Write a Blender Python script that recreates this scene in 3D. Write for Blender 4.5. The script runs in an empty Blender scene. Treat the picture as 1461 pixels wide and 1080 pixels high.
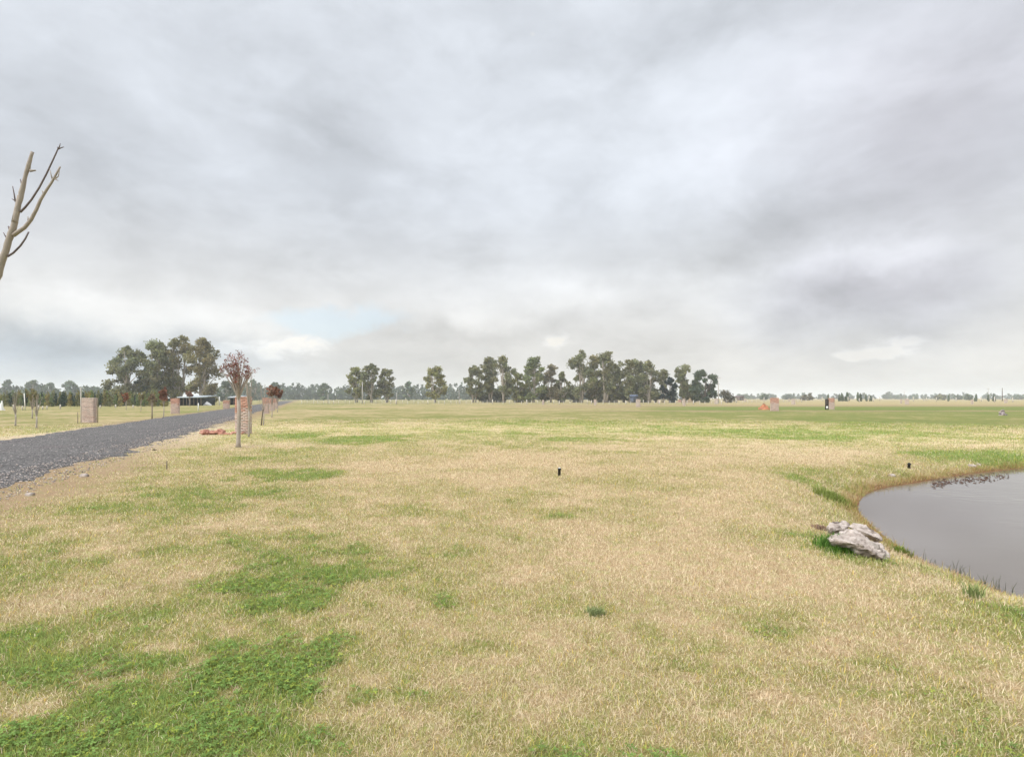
import bpy, math, random
import numpy as np
from mathutils import Vector, noise as mnoise

C = bpy.context.scene
COL = C.collection
R = math.radians

# ------------------------------------------------------------------ camera, sky, sun, exposure
F_PX, CX, HOR, CAM_H = 800.0, 730.5, 568.0, 1.7        # survey of the photograph: focal length, centre, horizon, eye height
cam = bpy.data.cameras.new("camera")
cam.sensor_width = 36.0
cam.lens = 36.0 * F_PX / 1461.0
cam.shift_y = (HOR - 540.0) / 1461.0
cam.clip_start = 0.05
cam.clip_end = 20000
camo = bpy.data.objects.new("camera", cam)
camo.location = (0, 0, CAM_H)
camo.rotation_euler = (R(90), 0, 0)
COL.objects.link(camo)
C.camera = camo

SUN_DIR = Vector((-0.62, -0.40, 0.68)).normalized()      # towards the sun
SUN_EL = math.asin(SUN_DIR.z)
SUN_AZ = math.atan2(SUN_DIR.x, SUN_DIR.y)
sl = bpy.data.lights.new("sun", 'SUN')
sl.energy = 1.5
sl.angle = R(14)
sl.color = (1.0, 0.93, 0.82)
so = bpy.data.objects.new("sun", sl)
so.rotation_euler = SUN_DIR.to_track_quat('Z', 'Y').to_euler()
so.location = (-30, -20, 40)
COL.objects.link(so)

C.view_settings.view_transform = 'Standard'
C.view_settings.look = 'None'
C.view_settings.exposure = 0.32
C.view_settings.gamma = 1.0
try:
    C.cycles.max_bounces = 6
    C.cycles.diffuse_bounces = 3
    C.cycles.transparent_max_bounces = 8
    C.cycles.volume_bounces = 1
except Exception:
    pass


class NT:
    """small helper for building node trees"""
    def __init__(self, tree):
        self.t = tree

    def node(self, kind, **kw):
        n = self.t.nodes.new(kind)
        for k, v in kw.items():
            setattr(n, k, v)
        return n

    def put(self, sock, v):
        if isinstance(v, bpy.types.NodeSocket):
            self.t.links.new(v, sock)
        elif v is not None:
            sock.default_value = v

    def m(self, op, a, b=None, c=None, clamp=False):
        n = self.node('ShaderNodeMath', operation=op, use_clamp=clamp)
        for i, v in enumerate((a, b, c)):
            if v is not None:
                self.put(n.inputs[i], v)
        return n.outputs[0]

    def sstep(self, x, lo, hi):
        n = self.node('ShaderNodeMapRange', interpolation_type='SMOOTHSTEP')
        self.put(n.inputs[0], x)
        n.inputs[1].default_value = lo
        n.inputs[2].default_value = hi
        return n.outputs[0]

    def noise(self, vec, scale, detail=5, rough=0.5, dist=0.0, col=False):
        n = self.node('ShaderNodeTexNoise')
        if vec is not None:
            self.put(n.inputs['Vector'], vec)
        n.inputs['Scale'].default_value = scale
        n.inputs['Detail'].default_value = detail
        n.inputs['Roughness'].default_value = rough
        n.inputs['Distortion'].default_value = dist
        return n.outputs['Color' if col else 'Fac']

    def mix(self, fac, a, b, blend='MIX'):
        n = self.node('ShaderNodeMix', data_type='RGBA', blend_type=blend)
        self.put(n.inputs[0], fac)
        for s, v in ((n.inputs[6], a), (n.inputs[7], b)):
            if isinstance(v, tuple) and len(v) == 3:
                v = v + (1.0,)
            self.put(s, v)
        return n.outputs[2]

    def scale(self, colour, f):
        n = self.node('ShaderNodeVectorMath', operation='SCALE')
        self.put(n.inputs[0], colour)
        self.put(n.inputs[3], f)
        return n.outputs[0]


def sky_dir(px, py):
    """azimuth and elevation of a direction measured in the photograph"""
    x, z = (px - CX) / F_PX, (HOR - py) / F_PX
    return math.atan2(x, 1.0), math.atan2(z, math.hypot(x, 1.0))


world = bpy.data.worlds.new("World")
C.world = world
world.use_nodes = True
world.node_tree.nodes.clear()
W = NT(world.node_tree)
sky = W.node('ShaderNodeTexSky', sky_type='NISHITA')
sky.sun_disc = False
sky.sun_elevation = SUN_EL
sky.sun_rotation = SUN_AZ
tc = W.node('ShaderNodeTexCoord')
sep = W.node('ShaderNodeSeparateXYZ')
W.put(sep.inputs[0], tc.outputs['Generated'])
dx, dy, dz = sep.outputs
az = W.m('ARCTAN2', dx, dy)
el = W.m('ARCSINE', dz)
zz = W.m('ADD', W.m('MAXIMUM', dz, 0.0), 0.30)
cmb = W.node('ShaderNodeCombineXYZ')
W.put(cmb.inputs[0], W.m('DIVIDE', dx, zz))
W.put(cmb.inputs[1], W.m('DIVIDE', dy, zz))
plane = cmb.outputs[0]
# wispy edges for the cloud masses
wv = W.noise(tc.outputs['Generated'], 5.5, 8, 0.60, 0.0, col=True)
ws = W.node('ShaderNodeSeparateXYZ')
W.put(ws.inputs[0], wv)
azw = W.m('ADD', az, W.m('MULTIPLY', W.m('SUBTRACT', ws.outputs[0], 0.5), 0.26))
elw = W.m('ADD', el, W.m('MULTIPLY', W.m('SUBTRACT', ws.outputs[1], 0.5), 0.12))


def blob(px, py, rx, ry, sharp=False, warp=True, rot=0.0):
    a0, e0 = sky_dir(px, py)
    a1, _ = sky_dir(px + rx, py)
    _, e1 = sky_dir(px, py - ry)
    sa, se = abs(a1 - a0), abs(e1 - e0)
    u = W.m('SUBTRACT', azw if warp else az, a0)
    v = W.m('SUBTRACT', elw if warp else el, e0)
    if rot:
        c, s = math.cos(R(rot)), math.sin(R(rot))
        u2 = W.m('ADD', W.m('MULTIPLY', u, c), W.m('MULTIPLY', v, s))
        v2 = W.m('SUBTRACT', W.m('MULTIPLY', v, c), W.m('MULTIPLY', u, s))
        u, v = u2, v2
    u = W.m('DIVIDE', u, sa)
    v = W.m('DIVIDE', v, se)
    d = W.m('ADD', W.m('MULTIPLY', u, u), W.m('MULTIPLY', v, v))
    g = W.m('EXPONENT', W.m('MULTIPLY', d, -0.7))
    return g


stv = W.node('ShaderNodeMapping')
W.put(stv.inputs[0], tc.outputs['Generated'])
stv.inputs['Scale'].default_value = (1.0, 1.0, 2.0)
n1 = W.noise(plane, 0.9, 7, 0.50, 0.3)
n2 = W.noise(plane, 3.0, 7, 0.50, 0.3)
n3 = W.noise(stv.outputs[0], 6.0, 8, 0.52, 0.25)
L = W.m('ADD', 0.775, W.m('MULTIPLY', W.m('SUBTRACT', n1, 0.5), 0.14))
L = W.m('ADD', L, W.m('MULTIPLY', W.m('SUBTRACT', n2, 0.5), 0.15))
L = W.m('ADD', L, W.m('MULTIPLY', W.m('SUBTRACT', n3, 0.5), 0.22))
MASSES = [  # x, y, half width, half height, brightness, tilt of each cloud mass
    (150, 60, 210, 90, 0.11, -30), (1010, 170, 230, 110, 0.12, 0), (1020, 260, 130, 60, .06, 0), (380, 400, 320, 40, .05, 0), (1000, 530, 420, 40, .03, 0), (300, 90, 160, 60, -.03, 20), (780, 250, 160, 90, 0.06, 0), (620, 60, 200, 60, 0.02, 0),
    (480, 195, 100, 36, -0.13, -8), (80, 200, 160, 60, -0.07, 0), (980, 35, 150, 45, -0.11, 0), (1330, 190, 230, 150, -0.08, 0),
    (1080, 330, 190, 40, -0.12, 6), (1255, 415, 120, 28, -0.20, 6), (1290, 358, 80, 16, .08, 0), (1330, 462, 120, 20, -0.12, 4), (1250, 365, 90, 22, 0.08, 10),
    (1400, 380, 100, 30, 0.05, 0), (600, 330, 300, 60, -0.01, 0), (300, 320, 260, 60, -0.04, 0), (900, 330, 120, 50, -0.03, 0),
    (230, 443, 150, 34, 0.22, 0), (90, 430, 110, 26, 0.12, 0), (330, 465, 80, 16, .10, 0), (650, 452, 120, 18, 0.13, 0), (900, 412, 240, 24, 0.17, 0), (1050, 440, 120, 14, .08, 0), (680, 482, 90, 10, -.08, 0),
    (90, 503, 200, 24, -0.22, 0), (40, 530, 140, 30, -0.08, 0), (640, 515, 220, 26, -0.05, 0), (1010, 470, 260, 36, -0.01, 0), (560, 470, 60, 14, -0.05, 0),
]
for (px, py, rx, ry, w, ro) in MASSES:
    L = W.m('ADD', L, W.m('MULTIPLY', blob(px, py, rx, ry, rot=ro), w * 0.95))
# crisp heads of the far cumulus
cm = None
for (px, py, rx, ry) in ((388, 500, 34, 15), (425, 497, 34, 19), (340, 496, 40, 12), (1262, 503, 60, 11), (1290, 488, 34, 8), (1215, 508, 34, 7), (790, 490, 24, 9)):
    b = blob(px, py, rx * 1.15, ry * 1.15, warp=False)
    cm = b if cm is None else W.m('MAXIMUM', cm, b)
nc = W.noise(stv.outputs[0], 17.0, 8, 0.60, 0.3)
cm = W.sstep(W.m('ADD', cm, W.m('MULTIPLY', W.m('SUBTRACT', nc, 0.5), 2.2)), 0.42, 0.92)
L = W.m('ADD', L, W.m('MULTIPLY', cm, 0.16))
n4 = W.noise(plane, 5.5, 9, 0.62, 0.7)
L = W.m('ADD', L, W.m('MULTIPLY', W.m('SUBTRACT', n4, 0.5), 0.10))
n6 = W.sstep(W.noise(stv.outputs[0], 4.6, 9, 0.56, 0.35), 0.40, 0.62)
L = W.m('ADD', L, W.m('MULTIPLY', W.m('SUBTRACT', n6, 0.5), 0.085))
n5 = W.noise(stv.outputs[0], 13.0, 8, 0.55, 0.4)
L = W.m('ADD', L, W.m('MULTIPLY', W.m('SUBTRACT', n5, 0.5), 0.15))
L = W.m('MULTIPLY', L, 0.755)
# thin cloud brightened round the hidden sun, behind the viewer, to lift ground light
sd_ = W.node('ShaderNodeVectorMath', operation='DOT_PRODUCT')
W.put(sd_.inputs[0], tc.outputs['Generated'])
sd_.inputs[1].default_value = SUN_DIR
glow = W.m('MULTIPLY', W.sstep(sd_.outputs['Value'], 0.45, 1.0), 2.1)
L = W.m('MULTIPLY', L, W.m('ADD', W.m('ADD', 1.0, glow), W.m('MULTIPLY', W.sstep(el, 0.64, 1.15), 3.0)))   # overcast zenith out of view, boosted to lift the ground light
low = W.m('SUBTRACT', 1.0, W.sstep(el, 0.0, 0.36))
warm = W.m('MAXIMUM', W.m('MULTIPLY', low, 0.92), W.m('MULTIPLY', cm, 1.0))
bluish = W.m('ADD', blob(60, 510, 280, 40), W.m('MULTIPLY', blob(1250, 420, 200, 60), 0.5), clamp=True)
tint = W.mix(warm, (0.93, 0.985, 1.07), (1.03, 1.0, 0.935))
tint = W.mix(bluish, tint, (0.88, 0.99, 1.10))
lav = W.m('ADD', W.m('MULTIPLY', blob(1330, 170, 260, 170), 0.6), W.m('MULTIPLY', blob(1250, 415, 170, 50), 0.6), clamp=True)
tint = W.mix(lav, tint, (1.0, 0.985, 1.085))
cloud = W.scale(tint, W.m('MULTIPLY', L, 10.0))
gap = W.m('MAXIMUM', blob(474, 461, 92, 17), W.m('MULTIPLY', blob(660, 500, 60, 8), 0.35))
gap = W.m('MAXIMUM', gap, W.m('MULTIPLY', blob(445, 468, 24, 9), 0.6))
gap = W.m('MULTIPLY', W.sstep(W.m('ADD', gap, W.m('MULTIPLY', W.m('SUBTRACT', nc, 0.5), 0.5)), 0.25, 0.90), 0.62)
gap = W.m('MULTIPLY', gap, W.m('SUBTRACT', 1.0, cm))
final = W.mix(gap, cloud, W.scale(W.mix(0.6, sky.outputs[0], (6.2, 7.2, 7.8)), 1.15))
bg = W.node('ShaderNodeBackground')
W.put(bg.inputs['Color'], final)
bg.inputs['Strength'].default_value = 0.1
wo = W.node('ShaderNodeOutputWorld')
W.put(wo.inputs['Surface'], bg.outputs[0])

# ------------------------------------------------------------------ helpers
rng = np.random.default_rng(7)
rnd = random.Random(11)


def gp(px, py):
    """point of the level ground seen at a photograph pixel"""
    Y = F_PX * CAM_H / (py - HOR)
    if px > 1100 and 640 < py < 1000:                  # the bank falls away towards the pond
        for _ in range(14):
            z = gz((px - CX) / F_PX * Y, Y)
            Y = 0.5 * Y + 0.5 * F_PX * (CAM_H - max(z, WATER_Z)) / (py - HOR)
    return (px - CX) / F_PX * Y, Y


def tag(o, label=None, cat=None, group=None, kind=None):
    if label: o['label'] = label
    if cat: o['category'] = cat
    if group: o['group'] = group
    if kind: o['kind'] = kind
    return o


def empty(name, loc, rz=0.0):
    o = bpy.data.objects.new(name, None)
    o.empty_display_size = 0.2
    o.location = loc
    o.rotation_euler = (0, 0, rz)
    COL.objects.link(o)
    return o


def hash2(ix, iy, seed):
    h = (ix.astype(np.int64) * 374761393 + iy.astype(np.int64) * 668265263 + seed * 1442695041) & 0x7fffffff
    h = ((h ^ (h >> 13)) * 1274126177) & 0x7fffffff
    h = (h ^ (h >> 16)) & 0xffff
    return h / 65535.0


def vnoise(x, y, seed=0):
    ix, iy = np.floor(x), np.floor(y)
    fx, fy = x - ix, y - iy
    fx, fy = fx * fx * (3 - 2 * fx), fy * fy * (3 - 2 * fy)
    a, b = hash2(ix, iy, seed), hash2(ix + 1, iy, seed)
    c, d = hash2(ix, iy + 1, seed), hash2(ix + 1, iy + 1, seed)
    return (a * (1 - fx) + b * fx) * (1 - fy) + (c * (1 - fx) + d * fx) * fy


def fbm(x, y, scale, octaves=4, seed=0):
    s, a, t = 0.0, 1.0, 0.0
    for i in range(octaves):
        k = scale * 2 ** i
        s = s + a * vnoise(x * k + 17.3 * i, y * k - 9.1 * i, seed + i)
        t += a
        a *= 0.55
    return s / t


def sm(x, lo, hi):
    t = np.clip((x - lo) / (hi - lo), 0, 1)
    return t * t * (3 - 2 * t)


def mesh_np(name, V, loops, sizes, mat, parent=None, cols=None, smooth=False, mat_idx=None, mats=None):
    """link a mesh made from arrays: vertices, loop vertex indices, face sizes, an optional colour per vertex"""
    me = bpy.data.meshes.new(name)
    V = np.asarray(V, np.float32)
    loops = np.asarray(loops, np.int32).ravel()
    sizes = np.asarray(sizes, np.int32).ravel()
    me.vertices.add(len(V))
    me.vertices.foreach_set('co', V.ravel())
    me.loops.add(len(loops))
    me.loops.foreach_set('vertex_index', loops)
    me.polygons.add(len(sizes))
    me.polygons.foreach_set('loop_start', np.concatenate(([0], np.cumsum(sizes)[:-1])).astype(np.int32))
    me.polygons.foreach_set('loop_total', sizes)
    if smooth:
        me.polygons.foreach_set('use_smooth', np.ones(len(sizes), bool))
    if cols is not None:
        at = me.color_attributes.new('col', 'FLOAT_COLOR', 'POINT')
        c4 = np.ones((len(V), 4), np.float32)
        c4[:, :3] = cols
        at.data.foreach_set('color', c4.ravel())
    for mt in (mats or [mat]):
        me.materials.append(mt)
    if mat_idx is not None:
        me.polygons.foreach_set('material_index', np.asarray(mat_idx, np.int32))
    me.update(calc_edges=True)
    me.validate()
    o = bpy.data.objects.new(name, me)
    COL.objects.link(o)
    if parent is not None:
        o.parent = parent
    return o


class MB:
    """collects shapes for one mesh"""
    def __init__(self):
        self.v, self.f, self.c = [], [], []

    def add(self, verts, faces, colour=None):
        n = len(self.v)
        self.v += [tuple(p) for p in verts]
        self.f += [tuple(i + n for i in q) for q in faces]
        self.c += [colour or (1, 1, 1)] * len(verts)

    def box(self, x0, x1, y0, y1, z0, z1, colour=None, jit=0.0):
        j = lambda: rnd.uniform(-jit, jit) if jit else 0.0
        vs = [(x + j(), y + j(), z + j()) for z in (z0, z1) for (x, y) in ((x0, y0), (x1, y0), (x1, y1), (x0, y1))]
        self.add(vs, [(3, 2, 1, 0), (4, 5, 6, 7), (0, 1, 5, 4), (1, 2, 6, 5), (2, 3, 7, 6), (3, 0, 4, 7)], colour)

    def tube(self, pts, radii, sides=7, cap=True, colour=None):
        pts = [Vector(p) for p in pts]
        vs, fs = [], []
        up = Vector((0.13, 0.97, 0.21)).normalized()
        for i, p in enumerate(pts):
            d = (pts[min(i + 1, len(pts) - 1)] - pts[max(i - 1, 0)])
            d = d.normalized() if d.length > 1e-9 else Vector((0, 0, 1))
            a = d.cross(up)
            a = a.normalized() if a.length > 1e-4 else d.orthogonal().normalized()
            b = d.cross(a)
            for k in range(sides):
                t = 2 * math.pi * k / sides
                vs.append(p + (a * math.cos(t) + b * math.sin(t)) * radii[i])
        for i in range(len(pts) - 1):
            for k in range(sides):
                k2 = (k + 1) % sides
                fs.append((i * sides + k, (i + 1) * sides + k, (i + 1) * sides + k2, i * sides + k2))
        if cap:
            fs.append(tuple(range(sides)))
            fs.append(tuple(reversed([(len(pts) - 1) * sides + k for k in range(sides)])))
        self.add(vs, fs, colour)

    def build(self, name, mat, parent=None, smooth=False, loc=None):
        if not self.f:
            return None
        loops = [i for q in self.f for i in q]
        o = mesh_np(name, self.v, loops, [len(q) for q in self.f], mat, parent, np.array(self.c, np.float32), smooth)
        if loc is not None:
            o.location = loc
        return o


def new_mat(name):
    m = bpy.data.materials.new(name)
    m.use_nodes = True
    m.node_tree.nodes.clear()
    t = NT(m.node_tree)
    out = t.node('ShaderNodeOutputMaterial')
    return m, t, out


def attr(t, name='col'):
    n = t.node('ShaderNodeAttribute')
    n.attribute_name = name
    return n.outputs['Color']


def principled(t, out, colour, rough=0.8, normal=None, spec=0.2, metal=0.0):
    p = t.node('ShaderNodeBsdfPrincipled')
    t.put(p.inputs['Base Color'], colour + (1.0,) if isinstance(colour, tuple) and len(colour) == 3 else colour)
    t.put(p.inputs['Roughness'], rough)
    p.inputs['Specular IOR Level'].default_value = spec
    p.inputs['Metallic'].default_value = metal
    if normal is not None:
        t.put(p.inputs['Normal'], normal)
    t.put(out.inputs['Surface'], p.outputs[0])
    return p


def bump(t, h, strength=0.5, dist=0.02):
    b = t.node('ShaderNodeBump')
    b.inputs['Strength'].default_value = strength
    b.inputs['Distance'].default_value = dist
    t.put(b.inputs['Height'], h)
    return b.outputs[0]


def pos(t):
    return t.node('ShaderNodeNewGeometry').outputs['Position']


def objco(t):
    return t.node('ShaderNodeTexCoord').outputs['Object']


def simple_mat(name, colour, rough=0.75, var=0.35, scale=8.0, spec=0.2, metal=0.0, bmp=0.0, use_attr=False):
    m, t, out = new_mat(name)
    n = t.noise(objco(t), scale, 6, 0.6)
    base = attr(t) if use_attr else colour + (1.0,)
    f = t.m('ADD', 1.0 - var * 0.5, t.m('MULTIPLY', n, var))
    c = t.scale(t.mix(0.0, base, base), f)
    nm = bump(t, n, bmp, 0.02) if bmp else None
    principled(t, out, c, rough, nm, spec, metal)
    return m


def leaf_mat(name, trans=0.3):
    """foliage: the colour of each leaf is on its vertices"""
    m, t, out = new_mat(name)
    c = attr(t)
    d = t.node('ShaderNodeBsdfDiffuse')
    t.put(d.inputs[0], c)
    tr = t.node('ShaderNodeBsdfTranslucent')
    t.put(tr.inputs[0], c)
    mx = t.node('ShaderNodeMixShader')
    mx.inputs[0].default_value = trans
    t.put(mx.inputs[1], d.outputs[0])
    t.put(mx.inputs[2], tr.outputs[0])
    t.put(out.inputs['Surface'], mx.outputs[0])
    return m


# ------------------------------------------------------------------ the lie of the land
WATER_Z = -0.36
_pond_px = [(1461, 864), (1440, 856), (1400, 836), (1340, 815), (1302, 796), (1277, 779), (1252, 758), (1232, 741), (1222, 728),
            (1225, 713), (1238, 702), (1268, 694), (1300, 690), (1335, 683), (1390, 675), (1461, 668)]
pond = []
for (px, py) in _pond_px:
    Y = F_PX * (CAM_H - WATER_Z) / (py - HOR)
    pond.append(((px - CX) / F_PX * Y, Y))
pond += [(19.5, 18.6), (25, 20.5), (31, 19.5), (35, 14), (33, 7.5), (26, 3.4), (17, 2.2), (10, 2.6), (6.9, 4.0)]
_P = np.array(pond)
for _ in range(2):                                     # round the corners of the shoreline
    _N = np.roll(_P, -1, 0)
    _P = np.stack([_P * 0.75 + _N * 0.25, _P * 0.25 + _N * 0.75], 1).reshape(-1, 2)
POND = _P


def pond_sd(x, y):
    """signed distance to the shoreline, positive on land"""
    d = np.full(x.shape, 1e9)
    inside = np.zeros(x.shape, bool)
    A, B = POND, np.roll(POND, -1, 0)
    for (ax, ay), (bx, by) in zip(A, B):
        ex, ey = bx - ax, by - ay
        t = np.clip(((x - ax) * ex + (y - ay) * ey) / (ex * ex + ey * ey + 1e-12), 0, 1)
        d = np.minimum(d, (x - ax - t * ex) ** 2 + (y - ay - t * ey) ** 2)
        c = ((ay > y) != (by > y)) & (x < (bx - ax) * (y - ay) / (by - ay + 1e-12) + ax)
        inside ^= c
    d = np.sqrt(d)
    return np.where(inside, -d, d)


def pond_dist(x, y):
    s = np.full(x.shape, 60.0)
    near = (x > 0) & (x < 45) & (y > -6) & (y < 32)
    if near.any():
        s[near] = pond_sd(x[near], y[near])
    return s


ROAD_K = -0.372


def road_uv(x, y):
    """distance in x from the right and from the left edge of the road (both negative inside)"""
    xr = -9.4 + ROAD_K * (y - 10.3)
    xl = -16.0 + ROAD_K * (y - 10.3)
    return x - xr, xl - x


def height(x, y, sd=None):
    sd = pond_dist(x, y) if sd is None else sd
    a, b = road_uv(x, y)
    flat = sm(np.maximum(a, b), 0.2, 3.0)
    r = np.hypot(x, y)
    z = (fbm(x, y, 0.12, 3, 5) - 0.5) * 0.10 * flat * sm(r, 3, 12) * (1 - sm(r, 60, 200))
    z += (fbm(x, y, 1.1, 3, 9) - 0.5) * 0.035 * flat * (1 - sm(r, 40, 90))
    t = np.clip(sd / 1.7, 0, 1)
    bank = WATER_Z * (1 - np.clip(1.5 * t - 0.5 * t ** 3, 0, 1))
    land = z * sm(sd, 0.2, 2.5) + bank
    water = WATER_Z - 0.55 * sm(-sd, 0, 1.8)
    return np.where(sd > 0, land, water)


def gz(x, y):
    return float(height(np.array([float(x)]), np.array([float(y)]))[0])


# patches of greener and drier turf: pixel centre and half sizes in the survey photograph, strength; stored as ellipses on the ground
PATCH = []
for (px, py, rx, ry, s) in [
    (70, 960, 190, 60, .50), (250, 985, 160, 60, .55), (330, 950, 120, 40, .50), (120, 1050, 230, 38, .62), (60, 1075, 160, 40, .5), (330, 1060, 90, 20, .3),
    (420, 830, 120, 40, .38), (310, 838, 75, 22, .38), (480, 815, 80, 13, .55), (425, 862, 60, 13, .50), (30, 905, 40, 25, .35),
    (515, 990, 22, 14, .55), (330, 776, 40, 6, .3), (415, 678, 62, 9, 1.0), (375, 651, 34, 6, .50), (523, 628, 52, 5, .95), (430, 621, 26, 4.5, .75), (590, 636, 60, 2, .3),
    (806, 737, 26, 3.5, .60), (885, 716, 46, 4, .35), (942, 750, 15, 3, .45), (848, 875, 20, 14, .40), (925, 903, 24, 15, .55),
    (1045, 975, 55, 24, .40), (1165, 910, 34, 9, .45), (1105, 900, 30, 9, .45), (1330, 990, 60, 18, .35), (1240, 950, 50, 14, .25), (95, 803, 50, 9, .45), (60, 775, 50, 10, .35), (210, 715, 150, 16, .35),
    (445, 768, 36, 6, .40), (800, 627, 56, 3.2, .45), (1110, 620, 84, 5.5, .75), (1300, 618, 60, 6, .35), (900, 617, 120, 4, .35), (990, 632, 26, 2.6, .35), (730, 606, 90, 4, .35), (480, 600, 60, 4, .4),
    (1196, 712, 24, 26, .65), (1205, 690, 30, 10, .5), (1400, 653, 110, 9, .65), (1290, 674, 60, 8, .45), (1215, 790, 50, 11, 1.0), (1295, 790, 20, 8, .6), (1160, 770, 26, 8, .35), (1440, 880, 50, 10, .4),
    (1000, 760, 250, 60, -.22), (900, 830, 200, 50, -.22), (700, 680, 190, 20, -.22), (560, 650, 150, 14, -.20), (1010, 660, 260, 18, -.25), (1170, 650, 110, 14, -.25), (1150, 830, 120, 30, -.22),
    (80, 870, 110, 28, -.35), (40, 1015, 45, 20, -.65), (1000, 870, 120, 40, -.15), (620, 610, 120, 5, -.15), (180, 830, 90, 16, -.25), (560, 800, 80, 30, -.1), (850, 1000, 160, 40, -.12), (1100, 1050, 200, 40, -.15),
    (720, 587, 130, 2.2, -.15), (560, 588, 130, 2, -.2), (980, 604, 150, 3, .22), (1250, 602, 200, 7, .18),
]:
    X, Y = gp(px, py)
    Yn, Yf = gp(px, py + ry)[1], gp(px, py - ry)[1]
    PATCH.append(((px - CX) / F_PX * (Yn + Yf) / 2 if abs(Yf - Yn) < 4 else X, (Yn + Yf) / 2 if abs(Yf - Yn) < 4 else Y, max(rx / F_PX * Y, 0.02), max((Yf - Yn) / 2, 0.02), s))

TAN = np.array((0.64, 0.51, 0.335))
STRAW = np.array((0.74, 0.625, 0.435))
OLIVE = np.array((0.345, 0.335, 0.130))
GREEN = np.array((0.230, 0.290, 0.085))
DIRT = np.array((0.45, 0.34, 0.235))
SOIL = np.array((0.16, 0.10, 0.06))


def turf(x, y, sd=None):
    """greenness 0..1 and the share of bare dirt and painted shade of the turf at ground points"""
    sd = pond_dist(x, y) if sd is None else sd
    big = fbm(x, y, 0.30, 4, 21)
    mid = fbm(x, y, 1.3, 4, 33)
    fine = fbm(x, y, 5.0, 3, 41)
    nx, ny = (fbm(x, y, 1.2, 3, 51) - 0.5) * 2, (fbm(x, y, 0.9, 3, 61) - 0.5) * 2
    g = 0.31 + 0.80 * (big - 0.5) + 0.95 * (mid - 0.5) + 0.60 * (fine - 0.5)
    g = g + 0.16 * sm(-x / np.maximum(y, 1), 0.1, 0.9) * (1 - sm(y, 14, 30)) + 0.18 * sm(x / np.maximum(y, 1), 0.1, 0.7) * sm(y, 20, 40)
    g = g + (0.03 + 0.20 * sm(x / np.maximum(y, 1), -0.05, 0.35)) * sm(y, 26, 60)
    g = g + 0.75 * (fbm(x, y, 0.075, 3, 121) - 0.5) * sm(y, 18, 50)
    g = g + 0.12 * sm(7.5 - y, 0, 4)
    for (cx, cy, ax, ay, s) in PATCH:
        d = ((x + nx * min(0.6, 0.55 * ax) - cx) / ax) ** 2 + ((y + ny * min(1.0, 0.55 * ay) - cy) / ay) ** 2
        g = g + ((0.95 if s >= .55 and cy > 9 else 0.66) if s > 0 else 0.9) * s * np.exp(-0.62 * (d * d if s >= .55 else d)) * np.clip(0.30 + 1.15 * mid + 1.3 * (fine - 0.5), 0.1, 1.4)
    # far field: hay-coloured belt, then a lush belt on the right
    far = sm(y, 88, 96) * sm(x, -40, 25)
    belt = sm(y, 78, 82) * (1 - sm(y, 108, 118)) * sm(x, 18, 34)
    g = g * (1 - 0.75 * far) + 0.12 * far
    g = g + 0.55 * belt * (0.8 + 0.4 * mid)
    g = g * (1 - 0.55 * sm(y, 120, 140) * sm(x, 40, 60))
    g = g + 0.22 * (1 - sm(sd, 0.5, 2.6)) * sm(y, 7.5, 10)
    a, b = road_uv(x, y)
    m = fbm(x, y, 0.55, 4, 71)
    dirt = np.where(a > -0.5, 1 - sm(a + (m - 0.5) * 1.8 + (fine - .5) * .8, 0.7, 2.3), 0)
    dirt = np.maximum(dirt, np.where(b > -0.5, 1 - sm(b + (m - 0.5) * 1.6, 0.3, 1.2), 0))
    for (px, py, rx, ry, k) in ((356, 636.5, 26, 3.2, 1.0), (322, 640, 22, 4, .5), (605, 679, 16, 2.2, .5), (52, 612, 12, 1.6, .9), (46, 597.5, 7, .8, .8), (22, 608, 8, 1.0, .7), (143, 605, 14, 1.6, .8), (290, 598, 10, 1, .4)):  # soil at sapling feet; right of first tree and pillar, cast shade painted in
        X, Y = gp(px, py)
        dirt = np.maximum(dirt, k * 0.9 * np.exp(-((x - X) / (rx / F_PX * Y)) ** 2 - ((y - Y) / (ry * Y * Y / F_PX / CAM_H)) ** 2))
    # pale track across the far right
    tr = np.exp(-((y - 73 - (m - .5) * 3) / 2.2) ** 2) * sm(x, -2, 12) * 0.9
    dirt = np.maximum(dirt, np.maximum(tr, 0.55 * sm(y, 92, 97) * (1 - sm(y, 140, 150)) * sm(x, -10, 10) * (1 - belt)))
    return np.clip(g, 0, 1), np.clip(dirt, 0, 1)


def turf_colour(g, dirt):
    g = g[:, None]
    c = np.where(g < 0.5, TAN + (OLIVE - TAN) * (g / 0.5), OLIVE + (GREEN - OLIVE) * ((g - 0.5) / 0.5))
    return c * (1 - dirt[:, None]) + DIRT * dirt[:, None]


# ------------------------------------------------------------------ ground: one sheet to the horizon
def ground_material():
    m, t, out = new_mat('turf_soil')
    p = pos(t)
    a = attr(t)
    n1 = t.noise(p, 38.0, 4, 0.65)
    n2 = t.noise(p, 7.0, 5, 0.6)
    n3 = t.noise(p, 1.6, 5, 0.6)
    f = t.m('ADD', 0.42, t.m('MULTIPLY', n1, 0.62))
    f = t.m('ADD', f, t.m('MULTIPLY', n2, 0.36))
    f = t.m('ADD', f, t.m('MULTIPLY', n3, 0.20))
    c = t.scale(a, f)
    hue = t.mix(t.sstep(n2, 0.45, 0.7), c, t.mix(1.0, c, (0.80, 1.02, 0.72), 'MULTIPLY'))
    d = t.m('ADD', t.m('MULTIPLY', n1, 0.6), n2)
    principled(t, out, hue, 0.9, bump(t, d, 0.8, 0.05), 0.1)
    return m


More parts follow.
